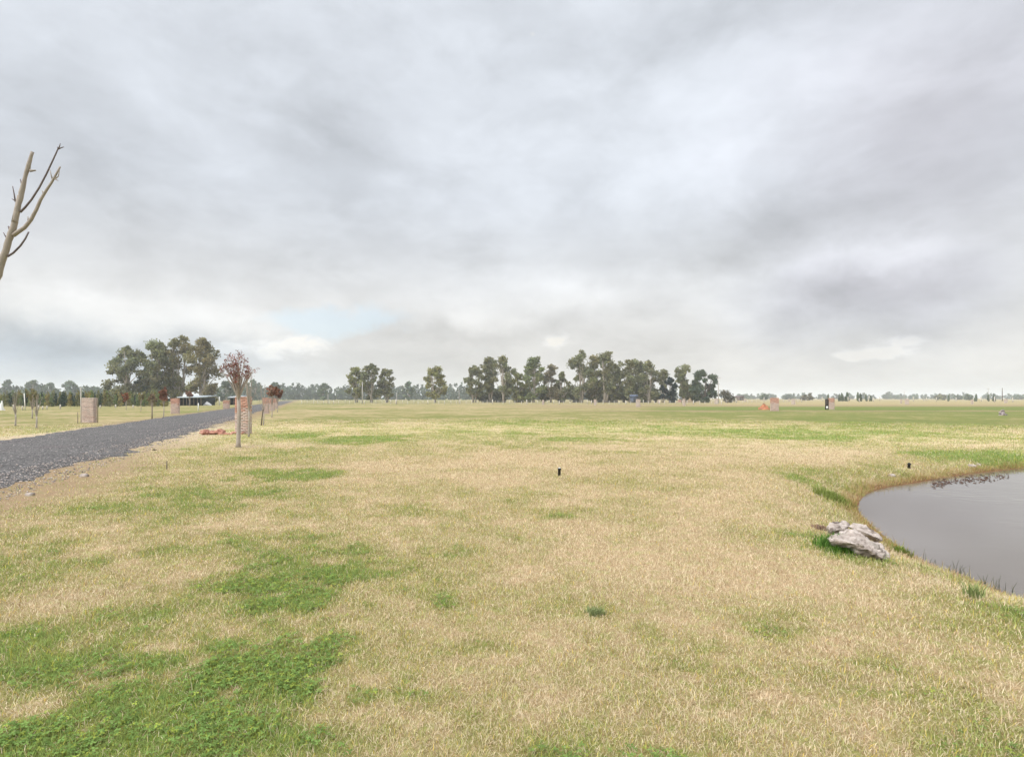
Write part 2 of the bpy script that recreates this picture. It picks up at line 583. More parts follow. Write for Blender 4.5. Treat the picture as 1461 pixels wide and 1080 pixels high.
half = np.concatenate((np.arange(0, 58, 0.14), np.arange(58, 180.01, 2.2)))
ang = np.radians(np.concatenate((-half[::-1][:-1], half))[:-1])
nr = 560
rad = np.concatenate((np.linspace(0.0, 1.0, 6)[1:], np.geomspace(1.05, 260, nr), np.geomspace(275, 5000, 40)))
AA, RR = np.meshgrid(ang, rad)
gx, gy = (np.sin(AA) * RR).ravel(), (np.cos(AA) * RR).ravel()
gsd = pond_dist(gx, gy)
ghz = height(gx, gy, gsd)
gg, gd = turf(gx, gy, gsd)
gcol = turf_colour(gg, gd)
rnear = np.hypot(gx, gy)
gcol = gcol * (1 - sm(rnear, 30, 50)[:, None] * (1 - np.array((0.54, 0.50, 0.43))))   # far colour darkened to stand for self-shadow of blades not built there
thatch = (1 - sm(rnear, 14, 34))[:, None]                # brown thatch between the near blades, colour lowered to deepen the gaps
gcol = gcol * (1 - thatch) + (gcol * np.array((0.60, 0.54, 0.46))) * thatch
wet = (1 - sm(gsd + (fbm(gx, gy, 2.0, 3, 81) - .5) * .5, 0.0, 0.26))[:, None]
gcol = gcol * (1 - wet) + np.array((0.17, 0.085, 0.042)) * wet
na, nrr = len(ang), len(rad)
ii = np.arange(nrr - 1)[:, None] * na
jj = np.arange(na)[None, :]
j2 = (jj + 1) % na
quads = np.stack([ii + jj, ii + j2, ii + na + j2, ii + na + jj], -1).reshape(-1, 4)[:, ::-1]
V = np.column_stack((gx, gy, ghz))
V = np.vstack((V, [[0, 0, 0.0]]))
gcol = np.vstack((gcol, gcol[:1]))
tri = np.stack([np.full(na, len(V) - 1), (np.arange(na) + 1) % na, np.arange(na)], -1)
loops = np.concatenate((quads.ravel(), tri.ravel()))
sizes = np.concatenate((np.full(len(quads), 4), np.full(len(tri), 3)))
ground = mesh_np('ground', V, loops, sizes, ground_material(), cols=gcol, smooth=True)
tag(ground, kind='structure')

# ------------------------------------------------------------------ road
def road_material():
    m, t, out = new_mat('gravel')
    p = pos(t)
    v = t.node('ShaderNodeTexVoronoi')
    t.put(v.inputs['Vector'], p)
    v.inputs['Scale'].default_value = 30.0
    hs = t.node('ShaderNodeSeparateColor')
    t.put(hs.inputs[0], v.outputs['Color'])
    n = t.noise(p, 0.6, 5, 0.6)
    n2 = t.noise(p, 45.0, 3, 0.6)
    st = t.m('POWER', hs.outputs[0], 2.8)
    f = t.m('ADD', 0.45, t.m('MULTIPLY', st, 1.9))
    f = t.m('MULTIPLY', f, t.m('ADD', 0.45, t.m('MULTIPLY', n, 0.7)))
    f = t.m('MULTIPLY', f, t.m('ADD', 0.6, t.m('MULTIPLY', n2, 0.8)))
    base = t.mix(hs.outputs[1], (0.106, 0.094, 0.088), (0.108, 0.102, 0.094))
    base = t.mix(t.sstep(hs.outputs[2], 0.92, 0.96), base, (0.27, 0.245, 0.225))
    base = t.mix(t.sstep(t.noise(p, 0.35, 4, 0.6), 0.55, 0.75), base, (0.125, 0.102, 0.098))
    c = t.scale(base, f)
    h = t.m('SUBTRACT', 1.0, v.outputs['Distance'])
    principled(t, out, c, 0.85, bump(t, h, 0.6, 0.015), 0.2)
    return m


ys = np.concatenate((np.arange(-12, 60, 0.22), np.arange(60, 330, 1.5)))
us = np.array([0, .012, .03, .07, .15, .28, .42, .58, .72, .85, .93, .97, .988, 1.0])
rv = []
for i, y in enumerate(ys):
    e0 = (vnoise(np.array([y * 0.8]), np.array([3.0]), 5)[0] - .5) * .5 + (vnoise(np.array([y * 3.1]), np.array([3.0]), 6)[0] - .5) * .45
    e1 = (vnoise(np.array([y * 0.8]), np.array([7.0]), 8)[0] - .5) * .6 + (vnoise(np.array([y * 3.1]), np.array([7.0]), 9)[0] - .5) * .55
    xl, xr = -16.0 + ROAD_K * (y - 10.3) + e0, -9.4 + ROAD_K * (y - 10.3) + e1
    for u in us:
        z = 0.004 + 0.085 * (1 - abs(2 * u - 1) ** 3) + 0.012 * (vnoise(np.array([y * 2.0]), np.array([u * 12]), 4)[0])
        rv.append((xl + (xr - xl) * u, y, z if 0 < u < 1 else -0.02))
nu = len(us)
rq = [(i * nu + k, i * nu + k + 1, (i + 1) * nu + k + 1, (i + 1) * nu + k) for i in range(len(ys) - 1) for k in range(nu - 1)]
road = mesh_np('road', rv, np.array(rq).ravel(), np.full(len(rq), 4), road_material(), smooth=True)
tag(road, kind='structure')

# ------------------------------------------------------------------ pond water
def water_material():
    m, t, out = new_mat('pond_water')
    p = pos(t)
    mp = t.node('ShaderNodeMapping')
    t.put(mp.inputs[0], p)
    mp.inputs['Scale'].default_value = (1.0, 2.2, 1.0)
    n = t.noise(mp.outputs[0], 2.5, 4, 0.55)
    n2 = t.noise(p, 0.35, 4, 0.55)
    h = t.m('MULTIPLY', n, t.sstep(n2, 0.40, 0.72))
    c = t.mix(n2, (0.100, 0.079, 0.062), (0.135, 0.115, 0.094))
    pr = principled(t, out, c, 0.06, bump(t, h, 0.28, 0.03), 0.5)
    pr.inputs['IOR'].default_value = 1.33
    return m


pz = np.array([(x, y, WATER_Z) for (x, y) in POND])
ctr = pz.mean(0)
grow = pz.copy()
dirs = grow[:, :2] - np.roll(grow[:, :2], 1, 0)
nrm = np.column_stack((dirs[:, 1], -dirs[:, 0]))
nrm /= np.linalg.norm(nrm, axis=1)[:, None] + 1e-9
area = 0.5 * np.sum(pz[:, 0] * np.roll(pz[:, 1], -1) - np.roll(pz[:, 0], -1) * pz[:, 1])
grow[:, :2] += nrm * (0.25 if area > 0 else -0.25)
order = list(range(len(grow))) if area > 0 else list(range(len(grow)))[::-1]
water = mesh_np('pond_water', grow, order, [len(order)], water_material())
tag(water, kind='structure')

# ------------------------------------------------------------------ lawn: blades of grass as real geometry
def blades(n, r0, r1, half_deg, power, seed, hmin, hmax, width, lush_only=False):
    g = np.random.default_rng(seed)
    # density falls with distance as r**-power
    k = 2 - power
    r = (r0 ** k + g.random(n) * (r1 ** k - r0 ** k)) ** (1 / k)
    th = np.radians((g.random(n) * 2 - 1) * half_deg)
    x, y = np.sin(th) * r, np.cos(th) * r
    sd = pond_dist(x, y)
    a, b = road_uv(x, y)
    gr, di = turf(x, y, sd)
    keep = (sd > 0.0) & ((a > 0.0) | (b > 0.0)) & (g.random(n) > di * 0.86)
    if lush_only:
        keep &= gr + (g.random(n) - .5) * .3 > 0.62
    x, y, gr, r, sd, di = x[keep], y[keep], gr[keep], r[keep], sd[keep], di[keep]
    return g, x, y, height(x, y, sd), gr, r, sd, di


def grass_mesh():
    g, x, y, z, gr, r, sd, di = blades(1500000, 1.3, 46.0, 57, 1.42, 3, 0, 0, 0)
    n = len(x)
    lum = fbm(x, y, 2.2, 3, 91)
    green = g.random(n) < np.clip(gr * 1.05 - 0.03, 0.03, 0.86)
    lush = np.clip((gr - 0.35) / 0.5, 0, 1)
    L_ = (0.024 + 0.026 * g.random(n)) * (1 + 0.25 * lush) * (0.75 + 0.5 * lum) * (r / 3.0) ** 0.22
    tall = g.random(n) < 0.012
    L_ = L_ * (1 + 0.9 * (1 - sm(sd, 0.2, 1.2)))
    L_ = np.where(tall, L_ * 1.7, L_)
    wd = (0.0016 + 0.0013 * g.random(n)) * (r / 3.0) ** 0.62 * np.where(green, 1.2, 1.0)
    tilt = np.radians(np.where(green, 18 + 48 * g.random(n), 30 + 52 * g.random(n)))
    tilt = np.where(tall, tilt * 0.4, tilt)
    ph = g.random(n) * 2 * np.pi
    bend = 0.25 + 0.7 * g.random(n)
    dxy = np.column_stack((np.cos(ph), np.sin(ph)))
    side = np.column_stack((-np.sin(ph + (g.random(n) - .5)), np.cos(ph + (g.random(n) - .5)), np.zeros(n)))
    base = np.column_stack((x, y, z - 0.004))
    t1, t2 = tilt * (1 - bend * .4), np.minimum(tilt * (1 + bend * .55), R(102))
    mid = base + (0.55 * L_)[:, None] * np.column_stack((dxy * np.sin(t1)[:, None], np.cos(t1)))
    tip = mid + (0.45 * L_)[:, None] * np.column_stack((dxy * np.sin(t2)[:, None], np.cos(t2)))
    hw = (wd * 0.5)[:, None] * side
    Vb = np.stack([base - hw, base + hw, mid + hw * 0.9, mid - hw * 0.9, tip], 1).reshape(-1, 3)
    o = np.arange(n)[:, None] * 5
    lp = np.concatenate((o + 0, o + 1, o + 2, o + 3, o + 3, o + 2, o + 4), 1).ravel()
    sz = np.tile([4, 3], n)
    rv = g.random(n)[:, None]
    dry = TAN * (0.80 + 0.1 * rv) + (STRAW - TAN * 0.8) * np.clip(rv * 1.4 - 0.35, 0, 1) * 1.05
    pinkish = g.random(n)[:, None] < 0.16
    dry = np.where(pinkish, dry * np.array((1.02, 0.90, 0.86)), dry)
    old = g.random(n)[:, None] < 0.15
    dry = np.where(old, np.array((0.30, 0.20, 0.10)), dry)
    lv = g.random(n)[:, None]
    gcl = OLIVE * 1.10 * (1 - lush[:, None]) + GREEN * 1.10 * lush[:, None]
    gcl = gcl * (0.70 + 0.65 * lv)
    gcl = np.where(g.random(n)[:, None] < 0.15, gcl * np.array((1.5, 1.15, 0.8)), gcl)
    c = np.where(green[:, None], gcl, dry)
    rim = (1 - sm(sd, 0.05, 0.5))[:, None]
    c = c * (1 - 0.75 * rim) + np.where(g.random(n)[:, None] < .5, np.array((0.34, 0.17, 0.08)), np.array((0.33, 0.28, 0.09))) * 0.75 * rim
    cv = np.repeat(c, 5, axis=0)
    o = mesh_np('lawn_grass', Vb, lp, sz, leaf_mat('grass_blade', 0.32), cols=cv)
    tag(o, kind='stuff')
    return o


grass_mesh()


def clover_mesh():
    g, x, y, z, gr, r, sd, di = blades(290000, 1.5, 13.0, 57, 1.5, 8, 0, 0, 0, lush_only=True)
    pick = (fbm(x, y, 3.2, 4, 101) + 0.40 * (g.random(len(x)) - 0.5) > 0.63)
    x, y, z, gr, r = x[pick], y[pick], z[pick], gr[pick], r[pick]
    n = len(x)
    # three leaflets per stalk, each a small six-sided leaf
    Vs, cs = [], []
    hgt = 0.012 + 0.030 * g.random(n)
    ph0 = g.random(n) * 2 * np.pi
    tl = 0.7 * (g.random((n, 2)) - .5)
    colr = np.array((0.165, 0.250, 0.068)) * (0.65 + 0.75 * g.random(n))[:, None]
    colr = np.where(g.random(n)[:, None] < .2, colr * np.array((1.6, 1.25, 0.9)), colr)
    s = (0.0042 + 0.0034 * g.random(n)) * (r / 3.0) ** 0.35
    P = []
    prof = [(0.0, 0.0), (0.9, -0.62), (1.75, -0.72), (2.15, -0.0), (1.75, 0.72), (0.9, 0.62)]
    for k in range(3):
        a = ph0 + k * 2.094
        for (u, v) in prof:
            px_ = s * (u * np.cos(a) - v * np.sin(a))
            py_ = s * (u * np.sin(a) + v * np.cos(a))
            P.append(np.column_stack((x + px_, y + py_, z + hgt + px_ * tl[:, 0] + py_ * tl[:, 1] - 0.12 * s * u)))
    Vc = np.stack(P, 1).reshape(-1, 3)
    cv = np.repeat(colr, 18, axis=0)
    lp = np.arange(n * 18)
    o = mesh_np('clover', Vc, lp, np.full(n * 3, 6), leaf_mat('clover_leaf', 0.35), cols=cv)
    tag(o, kind='stuff')


clover_mesh()

# loose stones strewn along the edge of the road
def edge_stones():
    g = np.random.default_rng(15)
    n = 9000
    y = 8 + 44 * g.random(n) ** 1.6
    a = np.where(g.random(n) < .75, -0.9 + 1.5 * g.random(n) ** 1.2, -6.6 * g.random(n))
    x = -9.4 + ROAD_K * (y - 10.3) + a
    s = 0.009 + 0.022 * g.random(n) ** 3
    z = np.where(a < 0, 0.03 + 0.05 * sm(-a, 0, 1.2), 0.0)
    base = np.array([(1, 0, 0), (-1, 0, 0), (0, 1, 0), (0, -1, 0), (0, 0, .7), (0, 0, -.5)], float)
    Vv = base[None] * (0.6 + 0.8 * g.random((n, 6, 1))) * s[:, None, None]
    Vv = Vv + np.column_stack((x, y, z + s * .3))[:, None, :]
    fc = np.array([(0, 2, 4), (2, 1, 4), (1, 3, 4), (3, 0, 4), (2, 0, 5), (1, 2, 5), (3, 1, 5), (0, 3, 5)])
    lp = (np.arange(n)[:, None, None] * 6 + fc[None]).ravel()
    t = g.random(n)[:, None]
    c = np.where(t < .45, np.array((.17, .15, .14)) * (0.6 + 1.2 * g.random(n)[:, None]), np.array((.45, .38, .33)) * (0.7 + .5 * g.random(n)[:, None]))
    o = mesh_np('loose_gravel', Vv.reshape(-1, 3), lp, np.full(n * 8, 3), simple_mat('loose_stone', (1, 1, 1), 0.9, 0.3, 30, use_attr=True), cols=np.repeat(c, 6, 0))
    tag(o, kind='stuff')


edge_stones()

# ------------------------------------------------------------------ materials for things
M_LEAF = leaf_mat('tree_leaf', 0.25)
M_BARK = simple_mat('pale_bark', (0.36, 0.31, 0.26), 0.9, 0.9, 1.2, bmp=0.4)
M_BARKD = simple_mat('dark_bark', (0.13, 0.10, 0.075), 0.9, 0.8, 3.0, bmp=0.4)
M_TWIG = simple_mat('young_bark', (0.35, 0.30, 0.25), 0.85, 0.7, 14.0, bmp=0.5)
M_TWIGD = simple_mat('dark_twig', (0.16, 0.13, 0.125), 0.85, 0.5, 14.0)
M_STAKE = simple_mat('weathered_wood', (0.23, 0.185, 0.14), 0.9, 0.7, 9.0, bmp=0.3)
M_POST = simple_mat('pale_post', (0.56, 0.51, 0.44), 0.9, 0.6, 5.0)
M_WIRE = simple_mat('fence_wire', (0.30, 0.29, 0.28), 0.6, 0.2, 5.0)
M_BRICK = simple_mat('fired_brick', (1, 1, 1), 0.92, 0.55, 16.0, bmp=0.35, use_attr=True)
M_MORTAR = simple_mat('mortar', (0.52, 0.44, 0.385), 0.95, 0.5, 12.0, bmp=0.3)
M_BLACK = simple_mat('black_plastic', (0.012, 0.012, 0.011), 0.5, 0.3, 20.0, spec=0.4)
M_WHITE = simple_mat('white_paint', (0.78, 0.77, 0.73), 0.7, 0.25, 6.0)
M_ROOF = simple_mat('metal_roof', (0.36, 0.39, 0.40), 0.5, 0.2, 2.0, spec=0.4)
M_SHED = simple_mat('dark_shed_wall', (0.030, 0.036, 0.036), 0.85, 0.6, 1.0)
M_BLUE = simple_mat('blue_grey_cladding', (0.10, 0.12, 0.17), 0.8, 0.3, 1.0)
M_CONC = simple_mat('concrete_pole', (0.46, 0.43, 0.40), 0.9, 0.3, 4.0)


def leaf_cloud(g, centres, radii, per, size, colour, flat=1.0, shell=0.55, cvar=0.45, hang=0.0):
    """leaf-sized faces spread through clumps: returns verts, loops, sizes, colours"""
    Vs, Cs = [], []
    for (c, rr) in zip(centres, radii):
        n = max(6, int(per * (rr if np.isscalar(rr) else rr[0]) ** 1.6))
        d = g.normal(size=(n, 3))
        d /= np.linalg.norm(d, axis=1)[:, None] + 1e-9
        rad_ = (shell + (1 - shell) * g.random(n)) ** 0.8 * (1 + 0.18 * g.normal(size=n))
        p = c + d * rad_[:, None] * (np.array([rr, rr, rr * flat]))
        u = g.normal(size=(n, 3))
        u[:, 2] -= hang
        u /= np.linalg.norm(u, axis=1)[:, None] + 1e-9
        w = np.cross(u, g.normal(size=(n, 3)))
        w /= np.linalg.norm(w, axis=1)[:, None] + 1e-9
        s = size * (0.6 + 0.8 * g.random(n))[:, None]
        q = np.stack([p - u * s, p + w * s * .55, p + u * s, p - w * s * .55], 1)
        cc = colour * (1 - cvar * .5 + cvar * g.random((n, 1))) * (0.70 + 0.60 * g.random())
        cc = cc * np.array((1 + 0.16 * (g.random() - .4), 1.0, 1 + 0.2 * (g.random() - .5)))
        Vs.append(q.reshape(-1, 3))
        Cs.append(np.repeat(cc, 4, 0))
    V_ = np.concatenate(Vs)
    C_ = np.concatenate(Cs)
    return V_, np.arange(len(V_)), np.full(len(V_) // 4, 4), C_


EUC = np.array((0.215, 0.220, 0.115))
DARKG = np.array((0.090, 0.118, 0.072))
BUFF = np.array((0.235, 0.210, 0.122))


def euc_tree(px, top, hw, Yd, label, group, seed, colour=EUC, low=0.25, dense=1.0, name='eucalyptus_tree', cat='tree', shape='tall', bark=None, leaf=0.33):
    """tall broadleaf tree: forking pale trunk, limbs, a crown of leaf clumps"""
    g = np.random.default_rng(seed)
    H = CAM_H + (HOR - top) / F_PX * Yd
    Wd = (1.25 if px > 640 else 1.15) * hw / F_PX * Yd
    X = (px - CX) / F_PX * Yd
    root = empty(name, (X, Yd, 0))
    tag(root, label, cat, group)
    mb = MB()
    cs, rs = [], []
    nstem = 1 if shape == 'narrow' else int(g.integers(2, 4))
    nclump = int((20 + 10 * g.random()) * (0.75 if shape == 'narrow' else 1.0))
    heads = []
    for s in range(nstem):
        a = g.random() * 6.28
        off = np.array((math.cos(a), math.sin(a) * .8, 0)) * Wd * (0.10 + 0.25 * g.random()) * (nstem > 1)
        th = H * (0.80 + 0.16 * g.random()) if s else H * 0.95
        pts, rd = [], []
        for k in range(7):
            f = k / 6
            pts.append((off[0] * (0.3 + 1.4 * f) + Wd * .06 * math.sin(3 * f + s * 2), off[1] * (0.3 + 1.4 * f), th * f))
            rd.append(max(0.045, (0.026 * H) * (1 - 0.9 * f) * (1 if s == 0 else .75)))
        mb.tube(pts, rd, 6)
        heads.append((pts, rd))
    for i in range(nclump):
        t = low + (1 - low) * (i + 0.5) / nclump
        if shape == 'tall':
            env = (0.62 + 0.42 * math.sin(math.pi * min(1, (t - low) / (1 - low) * .95 + .05))) * (1.0 if t < .72 else 1 - 1.75 * (t - .72))
        elif shape == 'round':
            q = (t - low) / (1 - low)
            env = math.sqrt(max(0.02, 1 - (2 * q - 0.95) ** 2)) * 1.0
        elif shape == 'top':
            env = 0.35 + 0.85 * ((t - low) / (1 - low)) if t < .8 else 1.1 - 2.2 * (t - .8)
        else:
            env = 0.85 - 0.45 * t
        rr = (0.15 + 0.10 * g.random()) * (H * .30 + Wd * .55)
        if shape == 'narrow':
            rr *= .8
        rr = min(rr, Wd * .75)
        mx = max(0.05, Wd * env - rr * .55)
        a = g.random() * 6.28
        q = math.sqrt(g.random())
        x_, y_ = math.cos(a) * q * mx * 1.1, math.sin(a) * q * mx * .85
        z_ = min(H * t, H - rr * .55)
        pts, rd = heads[int(g.integers(0, nstem))]
        k = min(6, max(1, int(t * 6 - 1.2)))
        b0 = pts[k]
        m_ = ((b0[0] + x_) / 2 + Wd * .04 * g.normal(), (b0[1] + y_) / 2, b0[2] * .45 + z_ * .55 - .02 * H)
        mb.tube([b0, m_, (x_, y_, z_)], [rd[k] * .6, rd[k] * .42, 0.03], 5, cap=False)
        cs.append(np.array((x_, y_, z_)))
        rs.append(rr)
        for s2 in range(2):                          # satellite tufts roughen the outline
            d = g.normal(size=3)
            d /= np.linalg.norm(d)
            cs.append(np.array((x_, y_, z_)) + d * rr * np.array((1.0, 1.0, .8)))
            rs.append(rr * (0.35 + .2 * g.random()))
    mb.build('trunk', bark or M_BARK, root, smooth=True)
    V_, lp, sz, cc = leaf_cloud(g, cs, rs, 56 * dense * (0.42 / leaf) ** 1.3, leaf, colour, 0.82, 0.30, 0.6, hang=0.5)
    mesh_np('crown', V_, lp, sz, M_LEAF, root, cc)
    return root


def shrub(px, top, hw, Yd, label, group, seed, colour, name='shrub', cat='shrub', leaf=0.3, dense=1.0):
    g = np.random.default_rng(seed)
    H = max(0.8, CAM_H + (HOR - top) / F_PX * Yd)
    Wd = hw / F_PX * Yd
    root = empty(name, ((px - CX) / F_PX * Yd, Yd, 0))
    tag(root, label, cat, group)
    mb = MB()
    cs, rs = [], []
    n = int(9 + 5 * Wd / max(H, .1))
    for i in range(n):
        a, q = g.random() * 6.28, math.sqrt(g.random())
        rr = (0.22 + .16 * g.random()) * min(H, Wd * 1.3)
        x_, y_ = math.cos(a) * q * max(.05, Wd - rr), math.sin(a) * q * max(.05, Wd - rr) * .8
        z_ = (0.25 + 0.75 * g.random()) * (H - rr) * math.sqrt(max(.1, 1 - .7 * q * q))
        cs.append(np.array((x_, y_, max(rr * .6, z_))))
        rs.append(rr)
        mb.tube([(x_ * .15, y_ * .15, 0), (x_ * .6, y_ * .6, z_ * .5), (x_, y_, max(rr * .6, z_))], [0.012 * H + .01, .01 * H, .01], 5, cap=False)
    mb.build('stem', M_BARKD, root)
    V_, lp, sz, cc = leaf_cloud(g, cs, rs, 60 * dense * (0.42 / leaf) ** 1.4, leaf, colour, 0.9, 0.3, 0.5)
    mesh_np('foliage', V_, lp, sz, M_LEAF, root, cc)
    return root


# ------------------------------------------------------------------ tall trees of the middle distance
GL, GC = 'tall trees of the grove beside the road', 'eucalyptus trees along the far fence'
euc_tree(181, 497, 29, 165, 'rounded eucalyptus apart from the tall grove by the road, behind the rusty sapling', GL, 101, low=.16, shape='tall', dense=1.2)
euc_tree(224, 487, 20, 165, 'slender eucalyptus in the roadside grove beside the gap of sky', GL, 102, low=.14, dense=1.15)
euc_tree(255, 483, 20, 168, 'tallest eucalyptus of the roadside grove, brownish crown top', GL, 103, colour=EUC * np.array((1.1, 1.0, .9)), low=.14, dense=1.15)
euc_tree(289, 484, 20, 165, 'loose open crowned eucalyptus at the road end of the grove', GL, 104, colour=EUC * np.array((1.12, 1, .98)), low=.2, dense=.8)
euc_tree(214, 528, 15, 172, 'short dark tree filling the foot of the roadside grove', GL, 105, colour=DARKG * 1.2, low=.05, shape='round')
euc_tree(245, 530, 18, 176, 'low bushy tree under the tallest eucalyptus of the roadside grove', GL, 106, colour=EUC * .85, low=.05, shape='round')
shrub(300, 546, 15, 162, 'brownish bushy tree beside the long low shed', GL, 107, BUFF, 'bushy_tree', 'tree')
euc_tree(322, 544, 12, 300, 'hazy dark tree seen past the end of the roadside grove', GL, 108, colour=DARKG * 1.3, low=.1)

GS = 'group of eucalyptus with a pole in front'
euc_tree(509, 525, 18, 215, 'broad eucalyptus behind the pale utility pole, half of a pair', GC, 111, low=.18, colour=EUC * np.array((1.05, 1.05, .85)), shape='round', dense=1.1)
euc_tree(529, 521, 14, 215, 'taller eucalyptus of the pair standing behind the utility pole', GC, 112, low=.12, dense=1.15)
euc_tree(552, 527, 12, 218, 'slim eucalyptus just beside the pair with the utility pole', GC, 113, low=.2)
euc_tree(622, 524, 18, 215, 'lone spreading eucalyptus standing clear of its neighbours', GC, 114, low=.16, colour=EUC * np.array((1.15, 1.1, .8)), shape='round', dense=1.1)
euc_tree(677, 524, 15, 215, 'eucalyptus with a drooping outer limb at the near end of the row', GC, 115, low=.16)
euc_tree(699, 511, 10, 218, 'tall thin eucalyptus next to the one with a drooping limb', GC, 116, low=.25, shape='top')
euc_tree(719, 509, 13, 214, 'tall eucalyptus with a rounded head beside a gap of sky', GC, 117, low=.18)
euc_tree(738, 533, 11, 214, 'low yellowish tree tucked beside the round headed eucalyptus', GC, 118, colour=BUFF * np.array((.95, 1.1, .8)), low=.1, shape='round')
euc_tree(761, 511, 13, 214, 'dome topped green eucalyptus standing after the low yellowish tree', GC, 119, low=.08, colour=EUC * np.array((.95, 1.05, .9)), shape='tall', dense=1.25)
euc_tree(786, 521, 13, 216, 'brownish eucalyptus beside the dome topped one', GC, 120, low=.12, colour=BUFF)
euc_tree(803, 531, 9, 216, 'short tree filling the dip in the row of eucalyptus', GC, 121, low=.08, colour=EUC * .95)
euc_tree(829, 503, 17, 212, 'tallest broad eucalyptus in the middle of the row', GC, 122, low=.12, dense=1.2)
euc_tree(847, 508, 13, 216, 'full eucalyptus between the two tallest crowns of the row', GC, 123, low=.08, colour=EUC * np.array((1.08, 1, .9)), dense=1.2)
euc_tree(864, 503, 12, 212, 'tall eucalyptus with two tufts at its top', GC, 124, low=.14, dense=1.1)
euc_tree(879, 521, 9, 214, 'narrow lower eucalyptus beside the one with two tufts', GC, 125, low=.1)
euc_tree(897, 514, 13, 212, 'open crowned eucalyptus with sky showing through, past the dip', GC, 126, low=.2, dense=.8, shape='top')
euc_tree(912, 516, 10, 216, 'upright eucalyptus between two open crowned ones', GC, 127, low=.1)
euc_tree(926, 516, 12, 212, 'leaning topped eucalyptus near the end of the high part of the row', GC, 128, low=.1)
euc_tree(946, 528, 8, 212, 'spindly thin eucalyptus with a small round top tuft', GC, 129, low=.4, dense=.7, shape='top')
euc_tree(957, 540, 11, 206, 'low blue-dark conifer-like tree at the end of the row', GC, 130, colour=np.array((.018, .032, .032)), low=.0, shape='round', dense=1.4, bark=M_BARKD)
euc_tree(974, 521, 10, 210, 'thin tree with a tall tufted tip above the dark low tree', GC, 131, low=.2, shape='top', dense=.8)
euc_tree(1003, 530, 19, 208, 'wide round dark green tree ending the row by the tall pole', GC, 132, colour=DARKG * 1.15, low=.06, shape='round', dense=1.4, bark=M_BARKD)
for i, (px, top, hw) in enumerate([(690, 552, 14), (712, 552, 14), (745, 546, 16), (775, 545, 18), (800, 546, 16), (820, 541, 18), (845, 542, 18), (868, 542, 16), (890, 544, 16), (915, 545, 16), (936, 544, 14), (985, 545, 14)]):
    shrub(px, top, hw, 222, 'dark undergrowth bush among the trunks of the eucalyptus row', 'undergrowth bushes of the eucalyptus row', 300 + i, EUC * .68, leaf=.42)
shrub(1037, 551, 15, 205, 'grey half bare bush beside the tall pole', None, 330, np.array((.105, .10, .07)), dense=.45, leaf=.3)

# far-off woods that read as one mass
def wood(name, spans, seed, colour):
    g = np.random.default_rng(seed)
    cs, rs = [], []
    for (x0, x1, top0, top1, Yd, step) in spans:
        px = x0
        while px < x1:
            f = (px - x0) / (x1 - x0)
            top = top0 + (top1 - top0) * f + g.normal() * 2.0
            H = max(4.0, CAM_H + (HOR - top) / F_PX * Yd)
            X = (px - CX) / F_PX * Yd
            Y_ = Yd + g.normal() * 12
            wd = step / F_PX * Yd * (0.55 + .4 * g.random())
            for k in range(7):
                t = 0.12 + 0.8 * (k / 6.0)
                rr = max(.8, wd * (0.8 if t < .7 else .55) * (.8 + .4 * g.random()))
                cs.append(np.array((X + g.normal() * wd * .55, Y_ + g.normal() * wd * .5, max(rr * .5, min(H * t, H - rr * .5)))))
                rs.append(min(rr, H * .35))
            px += step * (0.6 + .7 * g.random())
    V_, lp, sz, cc = leaf_cloud(g, cs, rs, 10, 1.0, colour, 0.9, 0.3, 0.5)
    o = mesh_np(name, V_, lp, sz, M_LEAF, None, cc)
    tag(o, kind='stuff')
    return o


wood('distant_wood', [(-60, 165, 551, 551, 420, 8), (-60, 170, 557, 558, 400, 5)], 41, DARKG * 1.15)
wood('distant_wood', [(308, 420, 549, 548, 520, 7), (420, 500, 549, 551, 560, 6), (300, 500, 556, 556, 500, 4)], 42, DARKG * 1.05)
wood('distant_wood', [(500, 690, 552, 549, 580, 6), (690, 960, 551, 553, 560, 7), (500, 1010, 557, 557, 540, 4)], 43, DARKG * 1.05)
wood('distant_wood', [(1045, 1200, 564.3, 564.3, 950, 4), (1200, 1500, 563.6, 564, 950, 4)], 44, DARKG * 1.1)
GB = 'single trees above the distant wood'
for i, (px, top, hw, lab) in enumerate([(11, 543, 6, 'thin tall tree rising from the distant wood beyond the sapling rows'), (47, 543, 11, 'flat topped tree above the distant wood beyond the sapling rows'), (72, 547, 8, 'middle one of three trees above the distant wood by the first pillar'), (100, 544, 11, 'clumpy open tree above the distant wood by the grey brick pillar'),
                                        (133, 552, 8, 'small gappy tree above the wood beside the roadside grove'), (360, 543, 9, 'dark hazy tree behind the bare roadside saplings'), (392, 546, 9, 'hazy twin topped tree of the distant wood where the road vanishes'), (583, 545, 7, 'dark hazy tree rising between the pair and the lone eucalyptus'), (462, 547, 8, 'hazy tree above the distant wood between road end and pole')]):
    euc_tree(px, top, hw, 400, lab, GB, 500 + i, colour=DARKG * 1.5, low=.1, leaf=.7)

